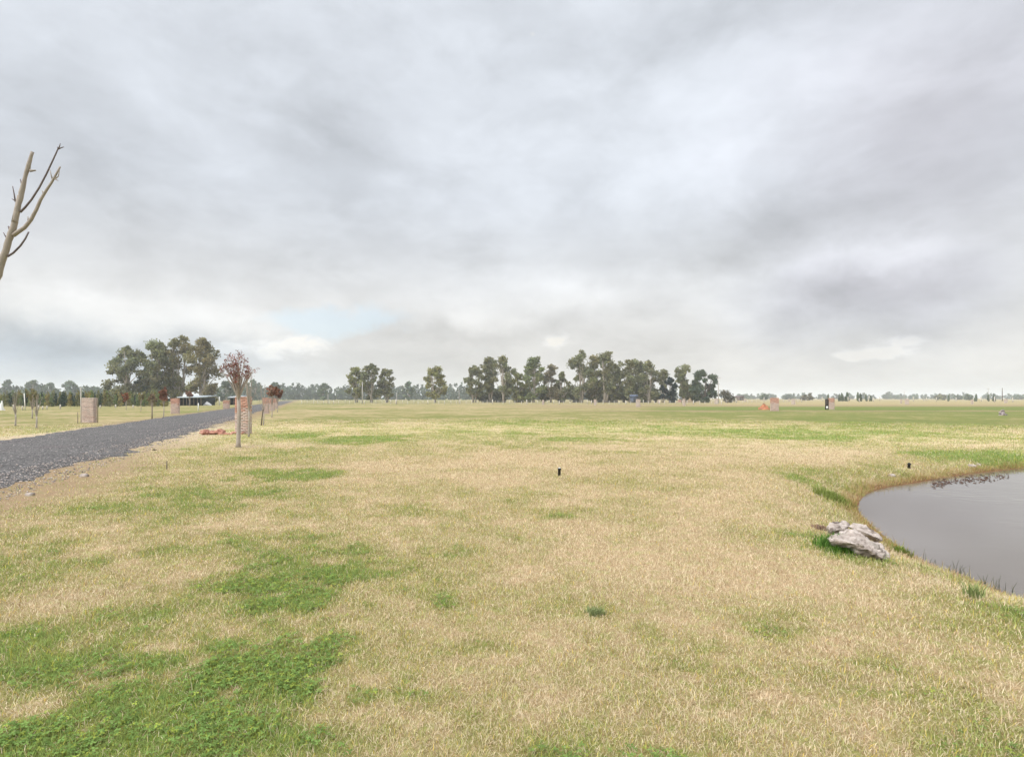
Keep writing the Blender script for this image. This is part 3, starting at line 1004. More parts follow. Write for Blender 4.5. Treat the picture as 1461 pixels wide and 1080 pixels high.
GD = 'far trees along the level horizon'
for i, (px, top, hw, Yd, col, lab) in enumerate([
    (1066, 562.5, 8, 800, DARKG * 1.4, 'low blue-grey tree clump beyond the brick heap'),
    (1090, 560.5, 7, 520, DARKG * 1.5, 'pointed green tree on the horizon above the brick heap'),
    (1124, 561.0, 11, 700, DARKG * 1.3, 'rounded blue-grey grove beyond the white-marked brick pillar'),
    (1148, 562.5, 6, 420, BUFF * .7, 'first of two brown trees on the horizon past the blue-grey grove'),
    (1155, 560.5, 5, 420, BUFF * .7, 'taller of two brown trees on the horizon past the blue-grey grove'),
    (1279, 562, 14, 900, DARKG * 1.4, 'long low grove on the horizon above the pair of pale pillars'),
    (1304, 561.5, 8, 800, DARKG * 1.5, 'hazy tree clump next to the long low grove'),
    (1341, 559.5, 9, 500, EUC * .8, 'round greyish tree, largest on the level horizon'),
    (1367, 562, 7, 620, DARKG * 1.4, 'small tree between the round greyish one and the thin masts'),
    (1381, 561.5, 6, 520, DARKG * 1.3, 'pale low tree just before the thin masts'),
    (1452, 562, 10, 700, DARKG * 1.5, 'hazy grove past the thin masts at the end of the horizon')]):
    shrub(px, top, hw, Yd, lab, GD, 600 + i, col, 'distant_tree', 'tree', leaf=1.1, dense=.9)

# ------------------------------------------------------------------ rows of young conifers
def make_conifer(seed, H, wd, colour, leaf=.1, name='young_conifer'):
    g = np.random.default_rng(seed)
    root = empty(name, (0, 0, -50))
    mb = MB()
    mb.tube([(0, 0, 0), (.02, 0, H * .5), (0, .02, H * .97)], [.035, .025, .008], 5)
    mb.build('trunk', M_BARKD, root)
    cs, rs = [], []
    for i in range(26):
        t = (i + .5) / 26
        rr = wd * (1 - t) ** .7 * .55 + .05
        a = g.random() * 6.28
        cs.append(np.array((math.cos(a) * rr * .7, math.sin(a) * rr * .7, H * (.10 + .88 * t))))
        rs.append(rr * (.7 + .3 * g.random()))
    V_, lp, sz, cc = leaf_cloud(g, cs, rs, 150, leaf, colour, 1.5, 0.25, 0.6)
    mesh_np('crown', V_, lp, sz, M_LEAF, root, cc)
    return root


def dup(root, loc, rz, sc, label, cat, group):
    r = root.copy()
    COL.objects.link(r)
    r.location = loc
    r.rotation_euler = (0, 0, rz)
    r.scale = sc
    tag(r, label, cat, group)
    for ch in list(root.children):
        c = ch.copy()
        COL.objects.link(c)
        c.parent = r
    return r


def scatter(protos, spots, label, cat, group):
    used = set()
    for i, (x, y, s, rz) in enumerate(spots):
        k = i % len(protos)
        sc = (s * rnd.uniform(.85, 1.15), s * rnd.uniform(.85, 1.15), s)
        if k not in used:
            used.add(k)
            p = protos[k]
            p.location, p.rotation_euler, p.scale = (x, y, 0), (0, 0, rz), sc
            tag(p, label, cat, group)
        else:
            dup(protos[k], (x, y, 0), rz, sc, label, cat, group)


OLV = np.array((.205, .215, .085))
protos = [make_conifer(700, 3.0, .75, OLV, .12), make_conifer(701, 3.0, .6, OLV * np.array((.75, .95, .9)), .12), make_conifer(702, 3.0, .85, OLV * np.array((1.25, 1.05, .9)), .12), make_conifer(703, 2.7, .7, np.array((.045, .075, .04)), .12)]
spots = []
for row, (Yd, step) in enumerate(((112, 5.4), (120, 5.0), (130, 4.6))):
    px = -20 + row * 2
    while px < 236:
        if not (row == 0 and 170 < px < 190):
            spots.append(((px - CX) / F_PX * Yd, Yd + rnd.uniform(-1.5, 1.5), rnd.uniform(.72, 1.12) * (1 + .06 * row), rnd.uniform(0, 6.28)))
        px += step * rnd.uniform(.8, 1.25)
rnd.shuffle(spots)
scatter(protos, spots, 'young conifer in the dense planted rows beyond the road', 'conifer', 'young conifers planted in rows')
# small conifers on the horizon to the right
protos = [make_conifer(711, 4.0, 1.0, DARKG * 1.3, .3), make_conifer(712, 4.0, .8, DARKG * 1.5, .3)]
spots = [((px - CX) / F_PX * 300, 300 + rnd.uniform(-6, 6), (CAM_H + (HOR - tp) / F_PX * 300) / 4.0, rnd.uniform(0, 6.28)) for (px, tp) in
         ((1184, 563.5), (1190, 562), (1197, 562), (1203, 560.5), (1207, 562), (1209.5, 560), (1215, 559.5), (1222, 559.5), (1229, 561), (1236, 562), (1241, 564), (1388, 562), (1398, 563), (1416, 562.5), (1425, 562), (1356, 563))]
scatter(protos, spots, 'small dark pointed conifer spaced along the horizon', 'conifer', 'small conifers on the horizon')


# rust-leaved saplings
def sapling(px, base, top, hw, label, group, seed, colour, leaf=.07, dense=1.0, low=.3, trunk=.03, name='young_tree', upright=True, mat=None, crown=True, nb=12):
    g = np.random.default_rng(seed)
    X, Yd = gp(px, base)
    H = (base - top) / F_PX * Yd
    Wd = hw / F_PX * Yd
    root = empty(name, (X, Yd, gz(X, Yd)))
    tag(root, label, 'tree', group)
    mb = MB()
    mat = mat or M_TWIG
    fork = H * low
    mb.tube([(0, 0, -.05), (.0, 0, .05 * H), (.01 * H, 0, fork * .6), (.0, 0.01, fork)], [trunk * 1.8, trunk * 1.15, trunk, trunk * .9], 8)
    mb.build('trunk', mat, root, smooth=True)
    br = MB()
    cs, rs = [], []
    for i in range(nb):
        a = i * 2.4 + g.random()
        sp = Wd * (.25 + .75 * g.random())
        z1 = H * (low + (1 - low) * (.45 + .55 * g.random() ** .7))
        if i == 0:
            z1, sp = H, Wd * .15
        p0 = (0, 0, fork * (.85 + .15 * g.random()))
        e = (math.cos(a) * sp, math.sin(a) * sp, z1)
        m_ = (e[0] * .42, e[1] * .42, p0[2] + (z1 - p0[2]) * .5)
        br.tube([p0, m_, e], [trunk * .55, trunk * .33, .005], 5, cap=False)
        for k in range(4):
            f = .35 + .65 * g.random()
            q = [m_[j] + (e[j] - m_[j]) * f for j in range(3)]
            tw = [q[0] + g.normal() * Wd * .13, q[1] + g.normal() * Wd * .13, q[2] + abs(g.normal()) * H * .05]
            br.tube([q, tw], [trunk * .16, .004], 4, cap=False)
            cs.append(np.array(tw))
            rs.append(Wd * (.13 + .12 * g.random()))
    br.build('branches', mat if upright else M_TWIGD, root)
    if crown:
        V_, lp, sz, cc = leaf_cloud(g, cs, rs, 1.0, leaf, colour, .9, .1, .7)
        n = int(46 * dense)
        V_, lp, sz, cc = leaf_cloud(g, cs, np.array(rs), n / np.mean(np.array(rs)) ** 1.6, leaf, colour, .9, .1, .7)
        mesh_np('crown', V_, lp, sz, M_LEAF, root, cc)
    return root


RUST = np.array((.33, .175, .115))
GY = 'young trees planted along the road'
sapling(340, 638, 511, 25, 'young tree with sparse red-brown leaves and pale flared trunk beside the brick pillar', GY, 801, np.array((.24, .115, .09)), leaf=.030, dense=.34, low=.60, trunk=.062, nb=24)
sapling(355, 624, 531, 14, 'bare upright sapling directly behind the brick pillar with loose bricks', GY, 802, RUST, low=.42, trunk=.035, crown=False, nb=11)
sapling(376, 607, 548, 13, 'thin bare sapling between the first and second roadside pillars', GY, 803, RUST, low=.35, trunk=.03, crown=False, nb=9)
sapling(388, 596, 553, 9, 'small rust leaved sapling beside the second roadside pillar', GY, 804, RUST, leaf=.10, dense=.6, low=.4, trunk=.035)
sapling(396, 588, 556, 8, 'dark rust sapling at the end of the roadside pillars', GY, 805, RUST * .7, leaf=.13, dense=.7, low=.4, trunk=.04)
sapling(52, 611, 563, 8, 'bare sapling nearest the road opposite the gravel bend, with soil ring', GY, 806, RUST, low=.35, trunk=.04, leaf=.05, crown=False, nb=9)
sapling(22, 607, 560, 7, 'bare thin sapling at the open end of the grass across the road', GY, 807, RUST, low=.35, trunk=.04, crown=False, nb=8)
sapling(46, 597, 556, 9, 'olive leaved sapling farther back in the grass across the road', GY, 808, np.array((.24, .22, .11)), leaf=.07, dense=.25, low=.3, trunk=.04)
sapling(180, 584, 561, 5, 'narrow bright rust sapling in front of the conifer rows', GY, 809, np.array((.30, .12, .06)), leaf=.12, dense=.8, low=.12, trunk=.04)
sapling(233.5, 595, 557, 7, 'round headed rust sapling with bare stem between two roadside pillars', GY, 810, np.array((.30, .165, .11)), leaf=.10, dense=.9, low=.45, trunk=.035)
sapling(270, 580, 560, 6, 'rust sapling in front of the long low shed', GY, 811, np.array((.27, .14, .09)), leaf=.13, dense=.6, low=.4, trunk=.05)
sapling(217, 594, 563, 6, 'faint leafless sapling beside the short stake past the conifers', GY, 812, np.array((.2, .15, .10)), leaf=.07, dense=.25, low=.4, trunk=.03)
sapling(201, 587, 561, 5, 'pale slim sapling just past the narrow rust one', GY, 813, np.array((.25, .22, .11)), leaf=.09, dense=.3, low=.35, trunk=.035)

# ------------------------------------------------------------------ leaning bare tree beside the viewer
def bare_tree():
    Y0 = 4.3
    P = lambda px, py, dy=0.0: ((px - CX) / F_PX * (Y0 + dy), Y0 + dy, CAM_H + (HOR - py) / F_PX * (Y0 + dy))
    s = Y0 / F_PX
    b = P(-105, 660)
    root = empty('bare_tree', (-4.68, Y0, gz(-4.68, Y0)))
    tag(root, 'leaning leafless young tree with sawn-off top, cut by the picture edge', 'tree')
    o = Vector(root.location)
    loc = lambda pts: [Vector(p) - o for p in pts]
    mb = MB()
    tr = [(-4.68, Y0, 0), (-4.62, Y0, .8), (-4.45, Y0, 1.6), P(-52, 480), P(-3, 392), P(11, 348), P(19, 325), P(29, 283), P(38, 246), P(46.5, 217)]
    rd = [.054, .040, .034, .030, 4.9 * s, 4.1 * s, 3.8 * s, 3.1 * s, 2.6 * s, 2.2 * s]
    fine, fr = [], []
    g = np.random.default_rng(4)
    for i in range(len(tr) - 1):
        for k in range(5):
            f = k / 5
            q = [tr[i][j] * (1 - f) + tr[i + 1][j] * f for j in range(3)]
            q[0] += g.normal() * .0016
            fine.append(tuple(q))
            fr.append((rd[i] * (1 - f) + rd[i + 1] * f) * (1 + .07 * g.normal()))
    fine.append(tr[-1]); fr.append(rd[-1])
    mb.tube(loc(fine), fr, 12)
    # snapped second leader, knots
    mb.tube(loc([P(21, 318), P(24, 296), P(26, 279)]), [4.0 * s, 2.6 * s, 1.4 * s], 9)
    for (a, c) in (((41, 243), (37, 241)), ((43, 244), (51, 243.5))):
        mb.tube(loc([P(*a), P(*c)]), [1.9 * s, .9 * s], 6)
    mb.build('trunk', M_TWIG, root, smooth=True)
    def limb(pts, r0, r1, mat, twigs=()):
        m = MB()
        n = len(pts)
        m.tube(loc([P(*p) for p in pts]), [(r0 + (r1 - r0) * i / (n - 1)) * s for i in range(n)], 8)
        for tw in twigs:
            k = len(tw)
            m.tube(loc([P(*p) for p in tw]), [(.95 - .5 * i / (k - 1)) * s for i in range(k)], 5)
        m.build('branch', mat, root, smooth=True)
    limb([(19, 336), (26, 331), (35, 325), (44, 314), (52, 299), (58, 285), (66, 272), (74, 260), (80, 249), (86, 238)], 3.0, 1.1, M_TWIG,
         [[(75, 257), (73, 250), (71, 242)], [(78, 256), (83, 252), (85, 243)], [(40, 315), (40, 309)], [(44, 313), (45, 307)], [(62, 277), (60, 272)], [(79, 256), (83, 258)]])
    limb([(29, 303), (36, 296), (45, 285), (56, 268), (66, 249), (74, 232), (80, 219), (83, 212)], 1.5, .8, M_TWIGD, [[(83, 213), (85, 209), (86, 205)], [(83, 213), (88, 211), (91, 210)], [(83, 213), (82, 210)]])
    limb([(11, 366), (19, 361), (29, 351), (36, 341), (41, 331)], 1.5, 1.0, M_TWIGD)
    limb([(33, 273), (31, 264), (29, 256)], 1.1, .6, M_TWIGD)
    limb([(22, 288), (20, 276), (18, 266)], 1.0, .5, M_TWIGD, [[(22, 287), (17, 284)]])
    limb([(14, 335), (14, 329), (12, 323)], 1.5, .9, M_TWIGD)
    limb([(10, 341), (7, 336), (5, 332)], .9, .5, M_TWIGD)
    limb([(20, 315), (18, 312)], 1.0, .6, M_TWIGD)


bare_tree()

# ------------------------------------------------------------------ brick pillars
def brick_shape(name, W_, D_, H_, pale, seed, red_top=0.35):
    """a squat pillar of laid bricks: one mortar core, courses of single bricks"""
    g = random.Random(seed)
    root = empty(name, (0, 0, 0))
    core = MB()
    core.box(-W_ / 2 + .012, W_ / 2 - .012, -D_ / 2 + .012, D_ / 2 - .012, -0.1, H_ - .012)
    core.build('mortar_core', M_MORTAR, root)
    br = MB()
    course, gap = .075, .014
    n = int(H_ / course)
    ch = H_ / n
    for k in range(n):
        z0, z1 = k * ch + gap * .5, (k + 1) * ch - gap * .5
        f = (k + .5) / n
        def colr():
            t = g.random()
            red = np.array((.50, .270, .195)) * g.uniform(.8, 1.2)
            gry = np.array((.53, .435, .375)) * g.uniform(.8, 1.2)
            if pale < .5:
                w = 1.0 if f > 1 - red_top + g.uniform(-.08, .08) else g.uniform(.0, .45)
            else:
                w = g.uniform(0, .35)
            if pale > 1.2: gry = np.array((.56, .49, .42)) * g.uniform(.85, 1.1)
            return tuple(red * w + gry * (1 - w))
        L = .24
        off = (k % 2) * L / 2
        for (sgn) in (-1, 1):
            x = -W_ / 2 - off
            while x < W_ / 2 - .02:
                x0, x1 = max(x, -W_ / 2), min(x + L - gap, W_ / 2)
                if x1 - x0 > .03:
                    y0, y1 = (-D_ / 2, -D_ / 2 + .1) if sgn < 0 else (D_ / 2 - .1, D_ / 2)
                    br.box(x0, x1, y0 + g.uniform(-.004, .004), y1, z0, z1, colr())
                x += L
            y = -D_ / 2 + .11
            while y < D_ / 2 - .13:
                y0, y1 = y, min(y + L - gap, D_ / 2 - .11)
                if y1 - y0 > .03:
                    x0, x1 = (-W_ / 2, -W_ / 2 + .1) if sgn < 0 else (W_ / 2 - .1, W_ / 2)
                    br.box(x0, x1, y0, y1, z0, z1, colr())
                y += L
    br.build('brickwork', M_BRICK, root)
    cap = MB()
    for i in range(int(W_ / .13)):
        x = -W_ / 2 + i * W_ / int(W_ / .13)
        c = np.array((.52, .31, .22) if pale < .5 else (.52, .42, .36)) * g.uniform(.85, 1.15)
        cap.box(x + .004, x + W_ / int(W_ / .13) - .006, -D_ / 2 - .006, D_ / 2 + .006, H_ + .002, H_ + .062 + g.uniform(-.006, .006), tuple(c))
    cap.build('coping', M_BRICK, root)
    return root


GP = 'brick meter pillars on the plots'
def pillar(px, base, label, W_=1.1, D_=.55, H_=1.68, pale=0.2, rz=0.0, seed=0, proto=None, Y=None, box=False, post=None):
    if Y is None:
        X, Y = gp(px, base)
    else:
        X = (px - CX) / F_PX * Y
    r = brick_shape('brick_pillar', W_, D_, H_, pale, seed) if proto is None else None
    if proto is not None:
        r = proto.copy(); COL.objects.link(r)
        for ch in list(proto.children):
            if ch.name.startswith('meter_box'): continue
            c = ch.copy(); COL.objects.link(c); c.parent = r
        r.scale = (W_ / proto['w'], D_ / proto['d'], H_ / proto['h'])
    else:
        r['w'], r['d'], r['h'] = W_, D_, H_
    r.location = (X, Y, gz(X, Y) - .01)
    r.rotation_euler = (0, 0, rz)
    tag(r, label, 'pillar', GP)
    return r


RZ = math.atan(-ROAD_K)
p1 = pillar(347.5, 619.5, 'reddish brick pillar beside the young tree with red-brown leaves', 0.62, .45, 1.70, .2, .10, 1)
p2 = pillar(379.5, 590, 'pinkish brick pillar second along the road after the loose bricks', 0.62, .45, 1.70, .2, .25, 2)
pillar(388.5, 586, 'brick pillar third along the road', .62, .45, 1.65, .2, .25, 3, p2)
pillar(393.5, 583, 'brick pillar fourth along the road', .62, .45, 1.60, .2, .25, 4, p2)
p3 = pillar(126.5, 603, 'wide grey-brown brick pillar standing alone across the road', 0.95, .30, 1.67, .8, -.05, 5)
p4 = pillar(250, 590.5, 'brick pillar of mixed pale and red bricks across the road before the shed', 0.80, .35, 1.62, .3, .15, 6)
pillar(323, 583, 'brick pillar half hidden behind the young red-brown tree', .9, .5, 1.3, .2, .2, 6, p4)
p5 = pillar(1105, 586, 'brick pillar next to the small heap of broken bricks', 1.0, .5, 1.70, .2, -.25, 7)
p6 = pillar(1186, 584.5, 'brick pillar with a dark open meter niche', 0.75, .5, 1.65, .3, -.25, 8)
nb = MB()
nb.box(-.78, -.385, -.20, .20, .02, 1.55)
o_ = nb.build('meter_box', simple_mat('dark_steel_box', (.045, .033, .028), .7, .4, 4), p6)
nb = MB()
nb.box(-.72, -.48, -.215, -.202, .12, .50)
nb.build('meter_door', M_WHITE, o_)
pW = pillar(910.5, 580.5, 'small pale brick pillar in front of the taller part of the eucalyptus row', .85, .5, 1.45, 1.4, -.2, 9)
for (px, base, W_, H_, lab) in [
        (849, 578, .6, 1.35, 'narrow pale pillar before the two tallest eucalyptus'),
        (976, 579, .55, 1.5, 'thin pale pillar under the dark tree at the row end'),
        (1022, 576.5, .9, 1.5, 'pale pillar at the foot of the tall pole'),
        (1132, 577, .85, 1.45, 'brown-sided pale pillar past the brick heap pillar'),
        (1294, 577, .9, 1.45, 'red and white pillar, wider of a far pair'),
        (1285.5, 575.5, .5, 1.3, 'slim white pillar, narrower of a far pair'),
        (1387, 576.5, .5, 1.2, 'brownish small pillar between two far young trees'),
        (1435, 575, .8, 1.35, 'pale pillar below the taller thin mast'),
        (1063, 573, .8, 1.3, 'pale pillar beyond the grey half bare bush'),
        (775, 577.6, .5, 1.2, 'small brown pillar before the dome topped eucalyptus'),
        (940, 575.5, .7, 1.2, 'pale stubby pillar between the fence and the dark conifer-like tree'),
        (993, 573.5, .6, 1.2, 'pale stub under the wide round dark tree'),
        (1126, 573, .6, 1.3, 'tiny far pale pillar under the rounded blue-grey grove')]:
    pillar(px, base, lab, W_, .45, H_, 1.4, -.2, 10, pW)

# loose bricks beside the near pillar
def loose_bricks():
    proto = None
    g = random.Random(5)
    X0, Y0 = gp(332, 619)
    k = 0
    for i in range(64):
        heap = g.random() < .62
        cx_ = g.gauss(-.55, .26) if heap else g.uniform(-1.0, .85)
        cy_ = g.gauss(-.28, .12) if heap else g.uniform(-.62, -.38)
        x, y = X0 + cx_, Y0 + cy_ - .25
        lay = g.choice((0, 0, 1, 2)) if heap else g.choice((0, 0, 1))
        if proto is None:
            mb = MB()
            b = .006
            mb.box(-.12, .12, -.055, .055, 0, .062, (1, 1, 1))
            m = new_mat('loose_brick')
            mt, t, out = m
            oi = t.node('ShaderNodeObjectInfo')
            n = t.noise(objco(t), 22, 5, .6)
            c = t.mix(oi.outputs['Random'], (.47, .25, .18), (.40, .20, .15))
            c = t.scale(c, t.m('ADD', .7, t.m('MULTIPLY', n, .6)))
            principled(t, out, c, .92, bump(t, n, .4, .01), .1)
            o = mb.build('loose_brick', mt)
            md = o.modifiers.new('bevel', 'BEVEL'); md.width = .006; md.segments = 1
            proto = o
        else:
            o = proto.copy(); COL.objects.link(o)
        o.location = (x, y, gz(x, y) + .065 * lay + .002)
        up = g.random() < .25
        o.rotation_euler = (R(90) if up else g.gauss(0, .12), g.gauss(0, .12), g.uniform(0, 3.14))
        if up: o.location.z += .055
        tag(o, 'red loose brick dumped at the foot of the roadside pillar', 'brick', 'loose red bricks at the pillar foot')


loose_bricks()


def heap(px, base, W_, H_, label, seed, cols, n=60, name='brick_heap'):
    """heap of broken bricks and earth"""
    X, Y = gp(px, base)
    g = random.Random(seed)
    mb = MB()
    seg = 14
    vs, fs = [], []
    for r_ in range(5):
        for k in range(seg):
            a = 6.283 * k / seg
            q = r_ / 4
            w = (W_ / 2) * (1 - q) * (1 + .2 * g.gauss(0, 1) * (r_ < 4))
            vs.append((math.cos(a) * w, math.sin(a) * w * .8, H_ * q ** .8 * (1 + .1 * g.gauss(0, 1)) - .03))
    for r_ in range(4):
        for k in range(seg):
            fs.append((r_ * seg + k, r_ * seg + (k + 1) % seg, (r_ + 1) * seg + (k + 1) % seg, (r_ + 1) * seg + k))
    mb.add(vs, fs, cols[0])
    for i in range(n):
        q = g.random() ** .7
        a = g.random() * 6.28
        x, y = math.cos(a) * q * W_ / 2, math.sin(a) * q * W_ * .4
        z = H_ * (1 - q) ** .9 * g.uniform(.75, 1.1)
        s = g.uniform(.05, .13)
        mb.box(x - s, x + s, y - s * .5, y + s * .5, z - s * .4, z + s * .5, tuple(np.array(g.choice(cols)) * g.uniform(.7, 1.3)), jit=s * .35)
    o = mb.build(name, M_BRICK)
    o.location = (X, Y, gz(X, Y))
    tag(o, label, 'heap')


heap(1090, 584.5, 1.6, .85, 'small heap of broken red and orange bricks on the pale track', 21, [(.42, .17, .09), (.50, .25, .12), (.35, .2, .14)])
heap(984, 574.5, 2.6, 1.7, 'sandy heap of rubble under the wide round dark tree', 22, [(.45, .34, .2), (.40, .27, .16), (.5, .42, .3)], name='rubble_heap')
heap(970, 573.5, 2.2, 1.0, 'reddish low heap beside the sandy rubble', 23, [(.34, .17, .13), (.3, .18, .14)], name='rubble_heap')

# ------------------------------------------------------------------ rocks at the pond
def rock_mesh(name, pts, label, parent_loc, seed, under=0.25, rough=.035, sub=4, crack=0):
    """rock from an outline of 3-D profile rings"""
    import bmesh
    bm = bmesh.new()
    for p in pts:
        bm.verts.new(p)
    bmesh.ops.convex_hull(bm, input=bm.verts)
    loose = [v for v in bm.verts if not v.link_faces]
    bmesh.ops.delete(bm, geom=loose, context='VERTS')
    bmesh.ops.triangulate(bm, faces=bm.faces)
    for i in range(sub):
        bmesh.ops.subdivide_edges(bm, edges=[e for e in bm.edges if e.calc_length() > .03], cuts=1, use_grid_fill=True, smooth=.12 if i < 2 else 0)
        bmesh.ops.triangulate(bm, faces=[f for f in bm.faces if len(f.verts) > 3])
    bm.normal_update()
    sd_ = Vector((seed * 3.1, seed * 1.7, seed * .9))
    new = {}
    for v in bm.verts:
        p = v.co
        n = mnoise.fractal(p * 5.5 + sd_, .9, 2.1, 5) * rough
        st = mnoise.fractal(Vector((p.x * 5, p.y * 5, p.z * 34)) + sd_, 1.0, 2.0, 3) * rough * .45
        rdg = -abs(mnoise.noise(Vector((p.x * 7 + p.y * 3, p.y * 11, p.z * 4)) + sd_)) * rough * 1.1
        pit = mnoise.noise(p * 26 + sd_)
        new[v] = p + v.normal * (n + st + rdg - max(0, pit - .25) * rough * .9)
    for v, p in new.items():
        v.co = p
    me = bpy.data.meshes.new(name)
    bm.to_mesh(me)
    bm.free()
    me.polygons.foreach_set('use_smooth', np.ones(len(me.polygons), bool))
    me.materials.append(M_ROCK)
    o = bpy.data.objects.new(name, me)
    COL.objects.link(o)
    o.location = parent_loc
    tag(o, label, 'rock', 'pale rocks at the pond bank')
    return o


m_, t_, out_ = new_mat('weathered_limestone')
M_ROCK = m_
pc = objco(t_)
na_ = t_.noise(pc, 5, 8, .65)
nb_ = t_.noise(pc, 30, 6, .7)
nc_ = t_.noise(pc, 2.0, 4, .5)
mpn = t_.node('ShaderNodeMapping')
t_.put(mpn.inputs[0], pc)
mpn.inputs['Scale'].default_value = (4, 6, 40)
mpn.inputs['Rotation'].default_value = (0.1, 0.25, 0)
ns_ = t_.noise(mpn.outputs[0], 1.0, 5, .65)
cc_ = t_.mix(t_.sstep(na_, .35, .65), (.27, .22, .185), (.52, .445, .39))
cc_ = t_.mix(t_.sstep(nc_, .55, .7), cc_, (.28, .24, .20))
cc_ = t_.mix(t_.sstep(nb_, .60, .78), cc_, (.17, .145, .125))
cc_ = t_.scale(cc_, t_.m('ADD', .75, t_.m('MULTIPLY', ns_, .5)))
hh_ = t_.m('ADD', t_.m('MULTIPLY', nb_, .6), t_.m('ADD', na_, t_.m('MULTIPLY', ns_, .8)))
principled(t_, out_, cc_, .9, bump(t_, hh_, .9, .03), .15)


def rocks():
    # front slab: a wedge lying on the slope, tip to the right, undercut towards the viewer
    def Q(px, py, Y, z=None):
        return ((px - CX) / F_PX * Y, Y, CAM_H + (HOR - py) / F_PX * Y)
    gz0 = -0.12
    ctr = Vector(Q(1225, 775, 6.45))
    L3 = lambda l: [tuple(Vector(p) - ctr) for p in l]
    front = [Q(1181, 764, 6.55), Q(1184, 772, 6.30), Q(1200, 757, 6.80), Q(1215, 757, 6.85), Q(1232, 763, 6.75), Q(1250, 772, 6.60), Q(1262, 782, 6.42), Q(1273, 795, 6.25), Q(1270, 799.5, 6.08),
             Q(1258, 796, 5.98), Q(1240, 785, 6.00), Q(1215, 775, 6.08), Q(1195, 771, 6.18),
             Q(1205, 790, 6.35), Q(1240, 801, 6.22), Q(1264, 802, 6.14), Q(1215, 790, 6.8), Q(1255, 792, 6.6)]
    rock_mesh('rock', L3(front), 'large flat pale rock slab at the pond edge, undercut and tapering to the water', ctr, 1, rough=.042, sub=5)
    ctr2 = Vector(Q(1210, 752, 7.0))
    back = [Q(1181, 750, 7.05), Q(1184, 743, 7.25), Q(1196, 742, 7.3), Q(1208, 746, 7.35), Q(1212, 751, 7.2), Q(1200, 755, 6.95), Q(1188, 758, 6.85), Q(1182, 756, 6.9),
            Q(1190, 765, 7.1), Q(1205, 765, 7.2)]
    rock_mesh('rock', [tuple(Vector(p) - ctr2) for p in back], 'small pale rock at the high end behind the large slab', ctr2, 2, rough=.042, sub=5)
    ctr3 = Vector(Q(1240, 757, 7.0))
    back2 = [Q(1211, 751, 7.22), Q(1222, 747, 7.35), Q(1231, 747.5, 7.3), Q(1245, 754, 7.15), Q(1258, 764, 7.0), Q(1259, 769, 6.9), Q(1250, 766, 6.85), Q(1236, 758, 6.95), Q(1222, 755, 7.02),
             Q(1225, 768, 7.1), Q(1250, 778, 6.95)]
    rock_mesh('rock', [tuple(Vector(p) - ctr3) for p in back2], 'long pale rock on the water side behind the large slab', ctr3, 3, rough=.046, sub=5)
    for (px, py, Y, w, h, d, lab, s) in ((1272, 685, 13.9, .16, .05, .1, 'tiny whitish stone on the grassy far bank of the pond', 4), (1386, 671.5, 16.0, .22, .06, .12, 'tiny flat whitish stone by the waterline near floating debris', 5),
                                         (1396, 670.5, 16.2, .10, .05, .08, 'smaller pale stone touching the tiny flat one at the waterline', 6)):
        x = (px - CX) / F_PX * Y
        z = gz(x, Y)
        P_ = [(sx * w * .5 * f, sy * d * .5 * f, zz_) for (zz_, f) in ((-.02, 1), (h * .6, .9), (h, .5)) for sx in (-1, 1) for sy in (-1, 1)]
        rock_mesh('stone', P_, lab, (x, Y, z), s, rough=.01, sub=2)['category'] = 'stone'
    for (px, py, w, lab) in ((120, 680, .16, 'pale stone on the dirt verge half way along the gravel edge'), (42, 707, .14, 'pale stone on the dirt verge close to the gravel bend'), (221, 642.5, .12, 'dark clod of earth on the verge by the road')):
        x, Y = gp(px, py)
        P_ = [(sx * w * .5 * f, sy * w * .35 * f, zz_) for (zz_, f) in ((-.02, 1), (w * .3, .9), (w * .45, .5)) for sx in (-1, 1) for sy in (-1, 1)]
        o = rock_mesh('stone', P_, lab, (x, Y, gz(x, Y)), 7 + w * 10, rough=.014, sub=2)
        o['category'] = 'stone'
        if 'clod' in lab:
            o.data.materials[0] = simple_mat('dark_earth', (.06, .045, .03), .95, .6, 20)
    # tuft of taller bright grass in the lee of the slab, dry brown tuft beside the rock
    for (px, py, w, d, n, H, col, lab, s) in ((1198, 782, .22, .10, 700, .15, (.11, .22, .045), 'bright green grass tuft growing against the large rock slab', 1), (1215, 790, .22, .07, 600, .09, (.08, .17, .025), 'dark green grass fringe under the undercut rock slab', 2), (1287, 791, .12, .08, 300, .10, (.16, .22, .04), 'yellow-green tuft past the tip of the rock slab', 3),
                                              (1170, 755, .08, .05, 420, .06, (.36, .25, .18), 'brown dry tuft beside the small pale rock', 4), (1186, 712, .24, .30, 1300, .13, (.20, .24, .06), 'tall olive grass tuft on the bank above the waterline', 5),
                                              (850, 876, .06, .06, 150, .05, (.25, .29, .13), 'small bluish green weed tuft in the dry lawn', 6), (1390, 852, .06, .06, 90, .13, (.26, .31, .12), 'bright upright weed on the near pond bank', 7)):
        x, Y = gp(px, py)
        g = np.random.default_rng(900 + s)
        xs, ys_ = g.normal(size=n) * w * .5, g.normal(size=n) * d * .5
        zs = height(x + xs, Y + ys_) - gz(x, Y)
        dry_ = pond_dist(x + xs, Y + ys_) > 0.05
        xs, ys_, zs = xs[dry_], ys_[dry_], zs[dry_]
        n = len(xs)
        ph = g.random(n) * 6.28
        hl = H * (.5 + .7 * g.random(n))
        ln = hl * (.15 + .6 * g.random(n))
        wd = .0035 + .002 * g.random(n)
        b = np.column_stack((xs, ys_, zs))
        sd2 = np.column_stack((-np.sin(ph), np.cos(ph), np.zeros(n))) * wd[:, None]
        mid = b + np.column_stack((np.cos(ph) * ln * .35, np.sin(ph) * ln * .35, hl * .6))
        tip = b + np.column_stack((np.cos(ph) * ln, np.sin(ph) * ln, hl))
